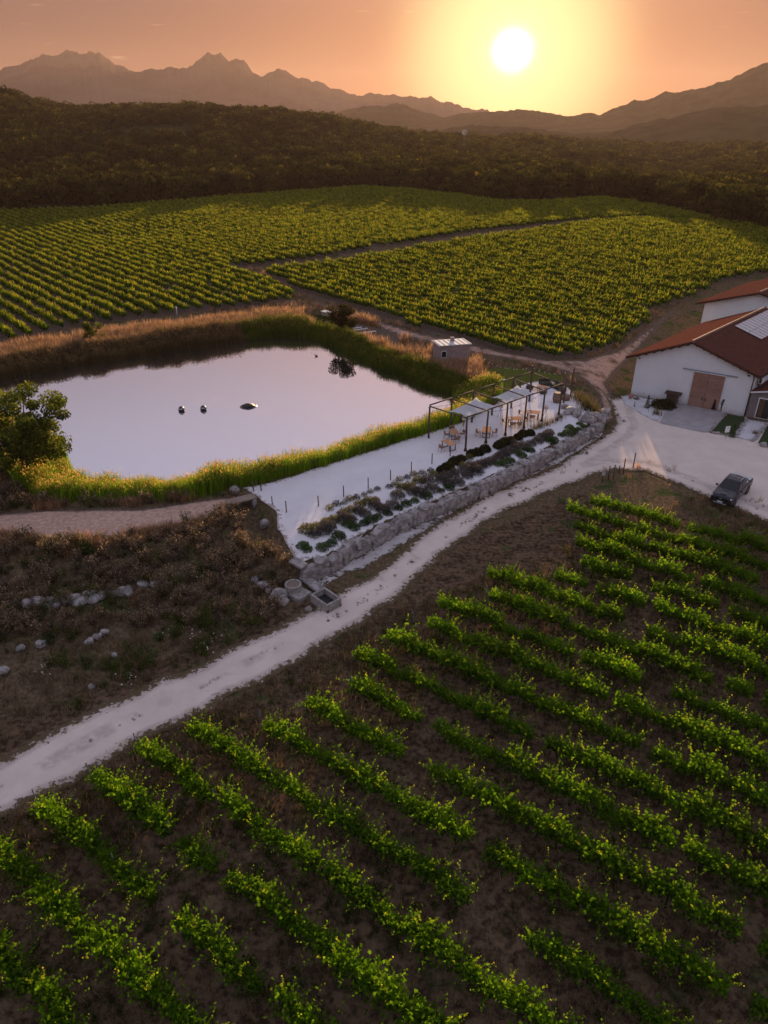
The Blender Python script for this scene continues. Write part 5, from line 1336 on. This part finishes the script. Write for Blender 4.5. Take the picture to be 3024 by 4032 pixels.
# ---------------------------------------------------------------- pergola
TZ = 1.63
pg = thing('pergola', 'long rustic timber pergola of round posts on the white terrace', 'pergola', (12, 71.5, TZ))
PO = Vector(pg.location)
FR = [Vector((8.15 + 2.29 * i, 65.1 + 1.97 * i, TZ)) for i in range(6)]
BK = [Vector((4.65 + 2.48 * i, 68.35 + 2.16 * i, TZ)) for i in range(6)]
PH = 3.5
def post(a, h, r0=.1):
    a = a - PO
    m = MB().tube([a + Vector((0, 0, -.1)), a + Vector((rng.normal(0, .02), rng.normal(0, .02), h * .5)), a + Vector((rng.normal(0, .02), 0, h))], [r0 * 1.1, r0, r0 * .9], 9)
    return m.build('post', M_OLDWOOD, pg, True)
for i in range(6):
    p1 = post(FR[i], PH); post(BK[i], PH + (.85 if i == 5 else 0), .12 if i == 5 else .1)
    b = FR[i] - PO
    MB().lathe([(.2, 0), (.16, .08), (.13, .3)], 8, tuple(b)).build('post_base', M_BEAM, pg)
    MB().tube([BK[i] - PO + Vector((0, 0, PH)), FR[i] - PO + Vector((0, 0, PH - .02))], [.075, .065], 8).build('cross_beam', M_OLDWOOD, pg, True)
for row in (FR, BK):
    for i in range(5):
        MB().tube([row[i] - PO + Vector((0, 0, PH + .12)), row[i + 1] - PO + Vector((0, 0, PH + .12))], [.075, .07], 8).build('long_beam', M_OLDWOOD, pg, True)
# shade sails
t = NT('white_sailcloth')
b_ = t.n('ShaderNodeBsdfDiffuse'); b_.inputs['Color'].default_value = (.74, .73, .73, 1)
tr_ = t.n('ShaderNodeBsdfTranslucent'); tr_.inputs['Color'].default_value = (.72, .68, .66, 1)
mx = t.n('ShaderNodeMixShader'); mx.inputs[0].default_value = .4
t.l(b_.outputs[0], mx.inputs[1]); t.l(tr_.outputs[0], mx.inputs[2]); t.l(mx.outputs[0], t.out.inputs['Surface'])
M_SAIL = t.m
M_ROPE = simple('pale_rope', (.45, .4, .34), None, 20, .9, 0)
def sail(label, c, ties):
    o = thing('shade_sail', label, 'shade sail', tuple(sum((Vector(q) for q in c), Vector()) / 4), 0, 'shade sails')
    base = Vector(o.location); n = 14; v = []; f = []
    c = [Vector(q) - base for q in c]
    for j in range(n + 1):
        for i in range(n + 1):
            a, b = i / n, j / n
            # edges pulled in like a tensioned sail
            aa = a + (.5 - a) * .16 * (4 * b * (1 - b)) * abs(2 * a - 1); bb = b + (.5 - b) * .16 * (4 * a * (1 - a)) * abs(2 * b - 1)
            p = c[0] * (1 - aa) * (1 - bb) + c[1] * aa * (1 - bb) + c[2] * aa * bb + c[3] * (1 - aa) * bb
            sag = .28 * 16 * a * (1 - a) * b * (1 - b)
            v.append(p - Vector((0, 0, sag + .03 * math.sin(a * 22 + b * 9)))); 
    for j in range(n):
        for i in range(n): q = j * (n + 1) + i; f.append((q, q + 1, q + n + 2, q + n + 1))
    ob = MB().add(v, f).build('cloth', M_SAIL, o, True)
    sd = ob.modifiers.new('thickness', 'SOLIDIFY'); sd.thickness = .012
    for a, b in zip(c, ties): MB().tube([a, Vector(b) - base], .018, 5).build('rope', M_ROPE, o)
    return o
zt = TZ + PH
sail('white shade sail over the near end of the pergola', [(6.45, 67.2, zt - .12), (8.35, 65.5, zt - .2), (11.75, 68.75, zt - .15), (9.75, 71.6, zt - .25)], [(6.3, 67.0, zt), (8.2, 65.2, zt), (11.9, 68.4, zt + .1), (9.6, 72.5, zt)])
sail('white shade sail over the middle of the pergola', [(11.4, 71.2, zt - .1), (12.95, 69.4, zt - .12), (16.4, 72.6, zt - .18), (14.75, 75.6, zt - .3)], [(11.2, 71.4, zt), (12.8, 69.1, zt), (16.7, 72.4, zt + .1), (14.6, 76.9, zt)])

# loose poles and string lights
POLES = [((20.96, 78.6), 3.2, .1, 'shorter dark round pole beside the barrels'), ((22.3, 80.85), 3.6, .1, 'taller dark round pole behind the barrels'), ((21.7, 85.4), 1.0, .06, 'short post behind the green sofa'), ((16.8, 83.9), 1.3, .07, 'short post left of the dark pouf'), ((15.6, 82.9), 1.2, .07, 'short post at the grass edge behind the pergola')]
for (p_, h_, r_, lb) in POLES: stake('timber_pole', lb, p_[0], p_[1], h_, r_, M_OLDWOOD, 'timber poles', 0, 'pole')
M_BULB = NT('warm_bulb'); b_ = M_BULB.n('ShaderNodeBsdfPrincipled'); b_.inputs['Base Color'].default_value = (.8, .7, .5, 1); b_.inputs['Roughness'].default_value = .2; M_BULB.l(b_.outputs[0], M_BULB.out.inputs['Surface']); M_BULB = M_BULB.m
def garland(label, a, b, sag, n):
    a, b = Vector(a), Vector(b)
    o = thing('string_lights', label, 'string lights', tuple(a), 0, 'string lights')
    pts = [a + (b - a) * (i / 24) - Vector((0, 0, sag * 4 * (i / 24) * (1 - i / 24))) - a for i in range(25)]
    MB().tube(pts, .012, 4).build('cable', M_BLACK, o)
    for i in range(n):
        p = pts[int((i + .5) / n * 24)]
        MB().lathe([(.012, 0), (.03, -.04), (.05, -.09), (.04, -.14), (.01, -.16)], 8, tuple(p)).build('bulb', M_BULB, o)
garland('string of bulbs along the front beam of the pergola', FR[1] + Vector((0, 0, 3.4)), FR[4] + Vector((0, 0, 3.4)), .5, 10)
garland('string of bulbs along the back beam of the pergola', BK[0] + Vector((0, 0, 3.4)), BK[3] + Vector((0, 0, 3.4)), .5, 10)
garland('string of bulbs from the tall corner post to the hut', BK[5] + Vector((0, 0, 4.2)), (11.4, 94.4, 4.0), 1.3, 16)
garland('string of bulbs from the tall corner post to the far pole', BK[5] + Vector((0, 0, 4.2)), (22.3, 80.85, 5.0), .6, 8)

# ---------------------------------------------------------------- tables, chairs, lamps, lounge
t = NT('warm_table_board'); f1 = t.noise(2.5, 5, .6, t.pos(True), (1, 8, 8)); f2 = t.n('ShaderNodeObjectInfo').outputs['Random']
cc_ = t.mix(t.maprange(f1, .35, .65), (.58, .30, .17), (.44, .21, .115)); cc_ = t.mix(t.math('MULTIPLY', f2, .4), cc_, (.66, .42, .28))
M_BOARD = t.finish(cc_, .95, f1, .004, spec=.03)
M_RATTAN = simple('rattan', (.34, .21, .16), (.24, .145, .11), 30, .7, .006, obj=True)
def table(label, x, y, rz, L_, wd, h=.75, legs=True):
    o = thing('dining_table', label, 'table', (x, y, TZ), rz, 'wooden dining tables')
    for i in range(5): MB().box((0, -wd / 2 + wd / 5 * (i + .5), h - .025), (L_, wd / 5 - .008, .05)).build('board', M_BOARD, o, bevel=.006)
    for s_ in (-1, 1):
        m = MB(); xx = s_ * (L_ / 2 - .18)
        for sy in (-1, 1): m.box((xx, sy * (wd / 2 - .1), (h - .05) / 2), (.09, .05, h - .055))
        m.box((xx, 0, .025), (.088, wd - .26, .05)); m.box((xx, 0, h - .085), (.088, wd - .26, .05))
        m.build('leg_frame', M_BLACK, o)
    return o
TB = [('wooden table nearest the left front pergola post', [(5.75, 65.95), (6.52, 64.74), (7.38, 65.19), (6.41, 66.49)]),
      ('wooden table set crosswise at the left end under the first sail', [(6.76, 68.99), (7.57, 69.03), (7.77, 67.76), (6.91, 67.63)]),
      ('small wooden table behind the second front post', [(10.36, 69.65), (11.33, 69.65), (11.07, 68.16), (10.1, 68.25)]),
      ('long wooden table behind the third front post', [(13.53, 72.52), (14.85, 72.61), (14.95, 71.63), (13.31, 71.46)]),
      ('long wooden table behind the fourth front post', [(15.87, 74.64), (17.37, 74.08), (17.04, 73.25), (15.69, 73.61)])]
TC = []
for lb, c in TB:
    c = np.array(c); ctr = c.mean(0); e1 = ((c[3] - c[0]) + (c[2] - c[1])) / 2; e2 = ((c[1] - c[0]) + (c[2] - c[3])) / 2
    L1, L2 = np.linalg.norm(e1), np.linalg.norm(e2)
    lng, sh = (e1, L2) if L1 > L2 else (e2, L1)
    rz = math.atan2(lng[1], lng[0]); TC.append((ctr, rz))
    table(lb, ctr[0], ctr[1], rz, min(max(L1, L2), 1.7), min(max(sh, .8), .95))
def make_chair(label, x, y, face, group='rattan armchairs at the tables'):
    o = thing('armchair', label, 'chair', (x, y, TZ), face, group)
    MB().prism([(-.24, -.25), (.24, -.23), (.26, .2), (.18, .25), (-.2, .25)], .41, .46).build('seat', M_RATTAN, o, bevel=.012)
    m = MB(); n = 7
    for i in range(n + 1):
        a = R(-75 + 150 * i / n); 
    pts = [(-.25 * math.cos(R(-80 + 160 * i / n)) - .02, .27 * math.sin(R(-80 + 160 * i / n))) for i in range(n + 1)]
    v = []; 
    for z, k_ in ((.50, 1.0), (.66, 1.06), (.82, 1.12)): v += [(x_ * k_, y_ * k_, z - (.16 if (j in (0, n)) and z > .6 else 0)) for j, (x_, y_) in enumerate(pts)]
    f = [(r_ * (n + 1) + i, r_ * (n + 1) + i + 1, (r_ + 1) * (n + 1) + i + 1, (r_ + 1) * (n + 1) + i) for r_ in range(2) for i in range(n)]
    ob = m.add(v, f).build('backrest', M_RATTAN, o, True); sd = ob.modifiers.new('t', 'SOLIDIFY'); sd.thickness = .025
    for s_ in (-1, 1):
        MB().tube([(-.06, s_ * .29, .66), (.12, s_ * .28, .65), (.22, s_ * .25, .62), (.23, s_ * .23, .44)], .016, 6).build('armrest', M_STEELB, o)
        MB().tube([(.21, s_ * .21, .42), (.25, s_ * .25, 0)], .016, 6).build('leg', M_STEELB, o)
        MB().tube([(-.22, s_ * .2, .42), (-.29, s_ * .24, 0)], .016, 6).build('leg', M_STEELB, o)
    return o
M_STEELB = simple('brown_tube', (.12, .075, .06), None, 9, .5, 0)
def towards(x, y, c): return math.atan2(c[1] - y, c[0] - x)
CH = [(0, 5.75, 65.0, 'single armchair at the table nearest the left front post'),
      (1, 6.5, 68.3, 'left armchair at the crosswise table'), (1, 7.15, 69.55, 'back armchair at the crosswise table'), (1, 8.15, 68.5, 'right armchair at the crosswise table'), (1, 7.45, 67.15, 'front armchair at the crosswise table'),
      (2, 9.85, 68.85, 'left armchair at the small table behind the second post'), (2, 11.55, 68.85, 'right armchair at the small table behind the second post'),
      (3, 13.0, 71.9, 'left end armchair at the table behind the third post'), (3, 14.45, 71.1, 'front right armchair at the table behind the third post'), (3, 15.3, 72.1, 'right end armchair at the table behind the third post'), (3, 13.8, 71.05, 'front left armchair at the table behind the third post'),
      (4, 15.2, 74.2, 'left end armchair at the table behind the fourth post'), (4, 16.25, 73.05, 'front armchair at the table behind the fourth post')]
for ti, x, y, lb in CH: make_chair(lb, x, y, towards(x, y, TC[ti][0]))
mn = thing('menu_card', 'small white menu card lying on the table behind the third post', 'card', (13.6, 71.95, TZ + .75), .3)
MB().box((0, 0, .01), (.3, .22, .015)).build('sheet', M_WHITE, mn)
M_SHADE = simple('cream_lampshade', (.74, .60, .54), (.68, .55, .49), 6, .9, 0)
for x, y, lb in ((8.45, 70.3, 'tripod floor lamp standing behind the left front post'), (12.9, 74.0, 'tripod floor lamp between the two shade sails at the back'), (17.8, 73.6, 'tripod floor lamp beside the fifth front post')):
    o = thing('floor_lamp', lb, 'lamp', (x, y, TZ), 0, 'tripod floor lamps')
    MB().lathe([(.24, 0), (.17, .38)], 18, (0, 0, 1.25), False).build('lamp_shade', M_SHADE, o, True).modifiers.new('t', 'SOLIDIFY').thickness = .01
    MB().lathe([(.03, 0), (.03, .2)], 8, (0, 0, 1.2)).build('bulb_holder', M_BLACK, o)
    for i in range(3):
        a = i * 2.094 + .5
        MB().tube([(0, 0, 1.22), (math.cos(a) * .33, math.sin(a) * .33, 0)], .016, 6).build('leg', M_OLDWOOD, o)
M_CASK = simple('oak_cask', (.33, .22, .17), (.2, .13, .10), 5, .75, .01, obj=True, stretch=(4, 4, .6))
M_HOOP = simple('black_hoop', (.05, .045, .05), None, 6, .5, 0, .5)
def barrel(label, x, y, h, r_, open_top=False, sc=1.0):
    o = thing('wine_barrel', label, 'barrel', (x, y, TZ), 0, 'old wine barrels')
    pr_ = [(r_ * (.78 + .22 * math.sin(math.pi * i / 10)), h * i / 10) for i in range(11)]
    b = MB()
    ns = 20
    for j in range(ns):      # staves
        a0, a1 = 2 * math.pi * j / ns + .015, 2 * math.pi * (j + 1) / ns - .015
        v = [(q * math.cos(a), q * math.sin(a), z) for q, z in pr_ for a in (a0, a1)]
        MB().add(v, [(2 * i, 2 * i + 1, 2 * i + 3, 2 * i + 2) for i in range(10)]).build('stave', M_CASK, o)
    MB().lathe([(q * .985, z) for q, z in pr_[:-1 if open_top else None]], ns, (0, 0, 0), True).build('core', M_CASK, o)
    MB().lathe([(.02, 0), (r_ * .74, 0), (r_ * .76, .03)], ns, (0, 0, h - (.28 if open_top else .05)), True).build('head', M_CASK, o)
    for z in ((.06, .2, .36, .64, .8, .94) if not open_top else (.1, .5, .92)):
        q = r_ * (.78 + .22 * math.sin(math.pi * z)) + .008
        MB().lathe([(q, -.025), (q + .004, .025)], ns, (0, 0, h * z), False).build('hoop', M_HOOP, o, True)
barrel('tall upright wine barrel near the right end of the pergola', 20.2, 78.9, 1.2, .5)
barrel('low sawn half barrel behind the tall one', 21.45, 79.7, .6, .52, True)
# lounge corner
M_SOFA = simple('dark_green_cloth', (.045, .05, .04), (.032, .036, .03), 9, .95, .01)
M_CUSH = simple('grey_green_cushion', (.085, .085, .07), (.06, .06, .05), 7, .95, .02)
def sofa(label, x, y, rz, L_):
    o = thing('sofa', label, 'sofa', (x, y, TZ), rz, 'outdoor lounge sofas')
    MB().box((0, 0, .14), (L_, .82, .26)).build('base', M_SOFA, o, bevel=.04)
    n = max(1, round(L_ / .75))
    for i in range(n):
        xx = -L_ / 2 + L_ / n * (i + .5)
        MB().box((xx, .05, .36), (L_ / n - .03, .66, .18)).build('seat_cushion', M_CUSH, o, bevel=.06)
        MB().box((xx, -.30, .60), (L_ / n - .05, .2, .44), Matrix.Rotation(R(-10), 3, 'X')).build('back_cushion', M_SOFA, o, bevel=.07)
    MB().box((0, -.45, .42), (L_, .1, .6)).build('backrest', M_SOFA, o, bevel=.03)
sofa('dark green sofa along the back of the lounge corner', 20.1, 84.9, R(180 + 8), 1.5)
sofa('dark green sofa along the right side of the lounge corner', 21.3, 83.6, R(115), 2.0)
sofa('short dark green sofa at the front right of the lounge corner', 21.35, 81.9, R(62), 1.3)
for x, y, lb in ((17.9, 83.7, 'dark pouf left of the lounge table'), (19.2, 81.9, 'dark pouf in front of the lounge table')):
    o = thing('pouf', lb, 'pouf', (x, y, TZ), 0, 'poufs')
    MB().lathe([(.38, 0), (.46, .12), (.46, .28), (.36, .38)], 18).build('cushion', M_SOFA, o, True)
    MB().lathe([(.33, 0), (.3, .05), (.1, .07)], 18, (0, 0, .38)).build('top', M_CUSH if x < 18 else M_SHADE, o, True)
table('low wooden coffee table in the lounge corner', 19.3, 83.0, R(-35), 1.25, .75, .55)
t = NT('striped_rug'); wv = t.n('ShaderNodeTexWave'); wv.inputs['Scale'].default_value = 1.6; t.l(t.pos(True), wv.inputs['Vector'])
M_RUG = t.finish(t.mix(t.maprange(wv.outputs['Fac'], .4, .6), (.62, .55, .5), (.3, .16, .13)), .95)
rg = thing('rug', 'striped rug under the lounge coffee table', 'rug', (19.0, 83.3, TZ + .005), R(-35)); MB().prism([(-1, -.75), (1, -.75), (1, .75), (-1, .75)], 0, .015).build('cloth', M_RUG, rg)
# slim stakes along the terrace edge
SK = [(-9.65, 53.9, .9), (-8.26, 52.5, 1.2), (-5.64, 53.6, 1.1), (-3.55, 55.3, 1.2), (-1.42, 56.9, 1.2), (.6, 58.6, 1.15), (2.58, 60.35, 1.15), (4.62, 62.1, 1.2), (6.51, 63.8, 1.2)]
for i, (x, y, h_) in enumerate(SK): stake('terrace_stake', f'{ORD[i]} slim dark stake from the left along the front of the terrace', x, y, h_, .05, M_OLDWOOD, 'slim stakes along the terrace')
for i, (x, y) in enumerate([(-11.7, 56.5), (-11.0, 56.5), (-6.5, 61.2), (-4.3, 62.7), (-2.2, 64.3)]): stake('terrace_stake', f'{ORD[i]} weathered stake from the left along the reed side of the terrace', x, y, 1.0, .06, M_OLDWOOD, 'stakes on the reed side')
ms = thing('meter_post', 'thin post with a small white box behind the pergola', 'post', (14.6, 83.2, hz(14.6, 83.2)))
MB().tube([(0, 0, 0), (0, 0, 1.2)], .03, 6).build('shaft', M_STAKE, ms); MB().box((0, 0, 1.28), (.24, .12, .24)).build('box', M_WHITE, ms)

# ---------------------------------------------------------------- pickup truck
M_PAINT = simple('dark_car_paint', (.018, .018, .026), (.014, .014, .021), 2, .22, 0, .4, .6)
M_CGLASS = simple('tinted_glass', (.010, .011, .014), None, 2, .06, 0, 0, .6)
M_SILVER = simple('satin_silver', (.45, .47, .5), (.4, .42, .45), 3, .35, 0, .6)
M_TYRE = simple('tyre_rubber', (.018, .017, .017), None, 10, .9, 0)
M_LIGHT = simple('headlight_glass', (.55, .56, .58), None, 4, .1, 0, .3, .8)
tk = thing('pickup_truck', 'dark double cab pickup with silver bed cover parked in the yard', 'pickup truck', (32.1, 58.3, .045), R(-132.6))
tk.scale = (1.06, 1.06, 1.06)
def loft(secs, name, mat, parent, smooth_=True):
    """secs: (x, half width bottom, half width top, z0, z1) rounded hull sections"""
    m = MB(); ring = []
    for (x_, wb_, wt_, z0, z1) in secs:
        h_ = z1 - z0; c_ = min(.1, h_ * .25)
        pr_ = [(-wb_ + .06, z0), (wb_ - .06, z0), (wb_, z0 + .08), (wb_ * .5 + wt_ * .5 + .01, z0 + h_ * .55), (wt_, z1 - c_), (wt_ - c_ * 1.2, z1), (-wt_ + c_ * 1.2, z1), (-wt_, z1 - c_), (-(wb_ * .5 + wt_ * .5 + .01), z0 + h_ * .55), (-wb_, z0 + .08)]
        ring.append([(x_, y_, z) for y_, z in pr_])
    n = 10
    m.add([p for r_ in ring for p in r_], [(i * n + j, i * n + (j + 1) % n, (i + 1) * n + (j + 1) % n, (i + 1) * n + j) for i in range(len(ring) - 1) for j in range(n)] + [tuple(range(n))[::-1], tuple(range((len(ring) - 1) * n, len(ring) * n))])
    return m.build(name, mat, parent, smooth_)
body = loft([(2.62, .70, .66, .42, .86), (2.55, .84, .80, .36, .98), (2.3, .92, .87, .34, 1.06), (1.2, .93, .90, .34, 1.14), (.9, .93, .91, .34, 1.16), (-.9, .93, .91, .34, 1.14), (-1.0, .93, .92, .36, 1.14), (-2.5, .92, .90, .42, 1.14), (-2.66, .88, .86, .5, 1.10)], 'body', M_PAINT, tk, False)
b_ = body.modifiers.new('b', 'BEVEL'); b_.width = .03; b_.segments = 2; b_.limit_method = 'ANGLE'
cab = MB(); top = [(.32, .62), (-.78, .64)]; bot = [(1.08, .80), (-1.02, .82)]
cv_ = [(1.08, -.80, 1.13), (1.08, .80, 1.13), (-1.02, .82, 1.13), (-1.02, -.82, 1.13), (.30, -.62, 1.74), (.30, .62, 1.74), (-.84, .64, 1.76), (-.84, -.64, 1.76), (-.3, .65, 1.79), (-.3, -.65, 1.79)]
cab.add(cv_, [(0, 1, 5, 4), (2, 3, 7, 6), (1, 2, 6, 8, 5), (3, 0, 4, 9, 7), (4, 5, 8, 9), (9, 8, 6, 7)])
cabo = cab.build('cabin', M_PAINT, tk, bevel=.05)
def inset(q, k_, out):
    c = sum((Vector(p) for p in q), Vector()) / len(q); nrm = (Vector(q[1]) - Vector(q[0])).cross(Vector(q[2]) - Vector(q[1])).normalized()
    return [c + (Vector(p) - c) * k_ + nrm * out for p in q]
def pane(name, q, k_=.9, out=.012): MB().add(inset(q, k_, out), [tuple(range(len(q)))]).build(name, M_CGLASS, cabo)
pane('windscreen', [cv_[0], cv_[1], cv_[5], cv_[4]], .92)
pane('rear_window', [cv_[2], cv_[3], cv_[7], cv_[6]], .8)
for s_ in (1, -1):
    A_ = [Vector((.92, s_ * .79, 1.17)), Vector((.03, s_ * .80, 1.17)), Vector((.03, s_ * .655, 1.70)), Vector((.33, s_ * .645, 1.69))]
    B_ = [Vector((-.05, s_ * .80, 1.17)), Vector((-.92, s_ * .81, 1.17)), Vector((-.80, s_ * .67, 1.68)), Vector((-.05, s_ * .655, 1.70))]
    for q in (A_, B_):
        q = [p + Vector((0, s_ * .03, 0)) for p in q]
        MB().add(q, [(0, 1, 2, 3) if s_ < 0 else (3, 2, 1, 0)]).build('side_window', M_CGLASS, cabo)
    for x0, x1 in ((1.0, .02), (.0, -.95)):
        d_o = MB().box(((x0 + x1) / 2, s_ * .925, .80), (abs(x1 - x0) - .02, .022, .56)).build('door', M_PAINT, tk, bevel=.01)
        MB().box((x1 + .14, s_ * .945, .98), (.18, .025, .035)).build('handle', M_SILVER, d_o)
    mr = MB().box((.88, s_ * 1.03, 1.22), (.12, .2, .17)).build('mirror', M_PAINT, tk, bevel=.04)
    MB().box((2.42, s_ * .70, .90), (.26, .30, .15)).build('headlight', M_LIGHT, tk, bevel=.04)
    MB().box((-2.64, s_ * .80, .92), (.06, .14, .36)).build('tail_light', simple('red_lens', (.25, .02, .02), None, 4, .2, 0) if 'red_lens' not in MATS else MATS['red_lens'], tk, bevel=.02)
    MB().tube([(.2, s_ * .58, 1.80), (.1, s_ * .6, 1.85), (-.65, s_ * .6, 1.86), (-.75, s_ * .58, 1.82)], .025, 6).build('roof_rail', M_SILVER, cabo, True)
    MB().tube([(-1.08, s_ * .74, 1.12), (-1.15, s_ * .70, 1.62), (-1.5, s_ * .78, 1.3), (-1.95, s_ * .82, 1.16)], .04, 8).build('sport_bar', M_BLACK, tk, True)
    for xw in (1.62, -1.60):
        MB().lathe([(.02, -.02), (.44, -.02), (.46, .02), (.46, .1), (.43, .12)], 20, (0, 0, 0)).build('wheel_arch', M_BLACK, tk).matrix_local = Matrix.Translation((xw, s_ * .84, .40)) @ Matrix.Rotation(R(-90 * s_), 4, 'X')
        wh = bpy.data.objects.new('wheel', None); link(wh, tk); wh.matrix_local = Matrix.Translation((xw, s_ * .82, .385)) @ Matrix.Rotation(R(-90 * s_), 4, 'X')
        MB().lathe([(.24, -.11), (.36, -.12), (.385, -.08), (.385, .1), (.36, .135), (.24, .13)], 24).build('tyre', M_TYRE, wh, True)
        MB().lathe([(.23, .10), (.21, .09), (.07, .115), (.03, .12)], 24, close=False).build('rim', M_SILVER, wh)
MB().tube([(-1.13, -.70, 1.60), (-1.15, 0, 1.64), (-1.13, .70, 1.60)], .04, 8).build('sport_bar', M_BLACK, tk, True)
MB().box((-1.88, 0, 1.165), (1.5, 1.62, .05)).build('bed_cover', M_SILVER, tk, bevel=.015)
gr_ = MB().box((2.60, 0, .82), (.06, .98, .26)).build('grille', M_BLACK, tk, bevel=.02)
MB().lathe([(.02, 0), (.10, 0), (.11, .02)], 16).build('badge', M_SILVER, gr_).matrix_local = Matrix.Translation((2.635, 0, .86)) @ Matrix.Rotation(R(90), 4, 'Y') @ Matrix.Scale(.6, 4, (1, 0, 0))
MB().box((2.60, 0, .55), (.16, 1.5, .2)).build('bumper', M_BLACK, tk, bevel=.05)
MB().box((2.64, 0, .43), (.12, 1.05, .07), Matrix.Rotation(R(-20), 3, 'Y')).build('skid_plate', M_SILVER, tk, bevel=.02)
pl_ = MB().box((2.69, 0, .60), (.02, .5, .11)).build('licence_plate', M_WHITE, tk)
for s_ in (-1, 1): MB().box((2.692, s_ * .228, .60), (.02, .04, .105)).build('plate_band', simple('plate_blue', (.03, .06, .3), None, 5, .5, 0) if 'plate_blue' not in MATS else MATS['plate_blue'], pl_)
MB().tube([(-.35, 0, 1.79), (-.48, 0, 2.02)], .012, 5).build('antenna', M_BLACK, cabo)
MB().box((1.72, .0, 1.115), (.9, .5, .02)).build('bonnet_crease', M_PAINT, tk, bevel=.01)

# ---------------------------------------------------------------- people at the barn door
M_SKIN = simple('skin', (.36, .20, .14), None, 6, .6, 0)
M_HAIR = simple('dark_hair', (.015, .011, .009), None, 20, .6, 0)
def skinned(name, verts, edges, rad, mat, parent, root=0):
    me = bpy.data.meshes.new(name); me.from_pydata(verts, edges, []); me.materials.append(mat)
    o = bpy.data.objects.new(name, me); link(o, parent)
    o.modifiers.new('skin', 'SKIN')
    if not me.skin_vertices: 
        bm = bmesh.new(); bm.from_mesh(me); bm.verts.layers.skin.verify(); bm.to_mesh(me); bm.free()
    for i, r_ in enumerate(rad):
        sv = me.skin_vertices[0].data[i]; sv.radius = (r_, r_) if not isinstance(r_, tuple) else r_; sv.use_root = (i == root)
    o.modifiers.new('sub', 'SUBSURF').levels = 2; o.modifiers['sub'].render_levels = 2
    me.shade_smooth()
    return o
def person(label, x, y, rz, h, female, lean=0.0):
    o = thing('person', label, 'person', (x, y, .07), rz); k_ = h / 1.75; o.scale = (k_, k_, k_)
    # joints: 0 pelvis 1 waist 2 chest 3 neck 4 head-mid 5 crown, legs, arms
    V = [(0, 0, .95), (0, 0, 1.10), (lean * .4, 0, 1.32), (lean * .6 + .01, 0, 1.48), (lean * .7 + .03, 0, 1.60), (lean * .7 + .02, 0, 1.72),
         (0, .10, .90), (.03, .11, .50), (0, .11, .08), (.16, .12, .03),
         (0, -.10, .90), (.06 if not female else .02, -.11, .50), (-.04 if not female else .0, -.12, .08), (.13, -.13, .03),
         (lean * .5, .19, 1.40), (-.02, .25, 1.13), (.16, .20, .98), (.25, .12, 1.02),
         (lean * .5, -.19, 1.40), (-.02, -.25, 1.13), (.16, -.20, .98), (.25, -.12, 1.02)]
    E_ = [(0, 1), (1, 2), (2, 3), (3, 4), (4, 5), (0, 6), (6, 7), (7, 8), (8, 9), (0, 10), (10, 11), (11, 12), (12, 13), (2, 14), (14, 15), (15, 16), (16, 17), (2, 18), (18, 19), (19, 20), (20, 21)]
    Rr = [(.14, .11), (.12, .10), (.15, .11), .055, .09, .07, .085, .06, .045, .035, .085, .06, .045, .035, .06, .045, .035, .025, .06, .045, .035, .025]
    skinned('body', V, E_, Rr, M_SKIN, o)
    hd = Vector(V[4])
    m = MB().lathe([(.02, .13), (.075, .11), (.105, .05), (.11, -.02), (.10, -.09) if not female else (.115, -.2), (.06, -.11) if not female else (.09, -.27)], 14, (hd.x - .025, 0, hd.z + .02))
    m.build('hair', M_HAIR, o, True)
    MB().lathe([(.004, .0), (.018, -.035), (.012, -.045)], 6, (hd.x + .095, 0, hd.z + .01)).build('nose', M_SKIN, o, True)
    if female:
        dm_ = MB().lathe([(.30, .10), (.27, .35), (.21, .75), (.185, .95), (.15, 1.12), (.175, 1.28), (.165, 1.40), (.07, 1.46)], 18)
        dm_.v = [(x_ * .8 + (lean * .4 * z / 1.3), y_, z) for x_, y_, z in dm_.v]; dm_.build('dress', simple('black_dress', (.012, .011, .013), None, 8, .9, 0), o, True)
        for s_ in (-1, 1): MB().box((.07, s_ * .11, .035), (.26, .09, .07)).build('shoe', M_WHITE, o, bevel=.03)
    else:
        g_ = lambda r_: tuple(q + .02 for q in r_) if isinstance(r_, tuple) else r_ + .02
        skinned('trousers', [V[i] for i in (0, 6, 7, 8, 10, 11, 12)], [(0, 1), (1, 2), (2, 3), (0, 4), (4, 5), (5, 6)], [g_(Rr[i]) for i in (0, 6, 7, 8, 10, 11, 12)], simple('blue_grey_denim', (.06, .075, .11), None, 8, .9, 0), o)
        skinned('shirt', [V[i] for i in (0, 1, 2, 14, 15, 18, 19)], [(0, 1), (1, 2), (2, 3), (3, 4), (2, 5), (5, 6)], [g_(Rr[i]) for i in (0, 1, 2, 14, 15, 18, 19)], simple('dark_shirt', (.03, .03, .04), None, 8, .9, 0), o)
        for s_ in (0, 1): p = V[9 if s_ == 0 else 13]; MB().box((p[0] - .06, p[1], .035), (.28, .1, .07)).build('shoe', M_BLACK, o, bevel=.03)
    return o
person('person in a long black dress standing in front of the wooden door', 39.55, 80.55, R(20), 1.66, True, .02)
person('person in blue trousers leaning against the barn door edge', 40.3, 80.25, R(190), 1.80, False, -.06)
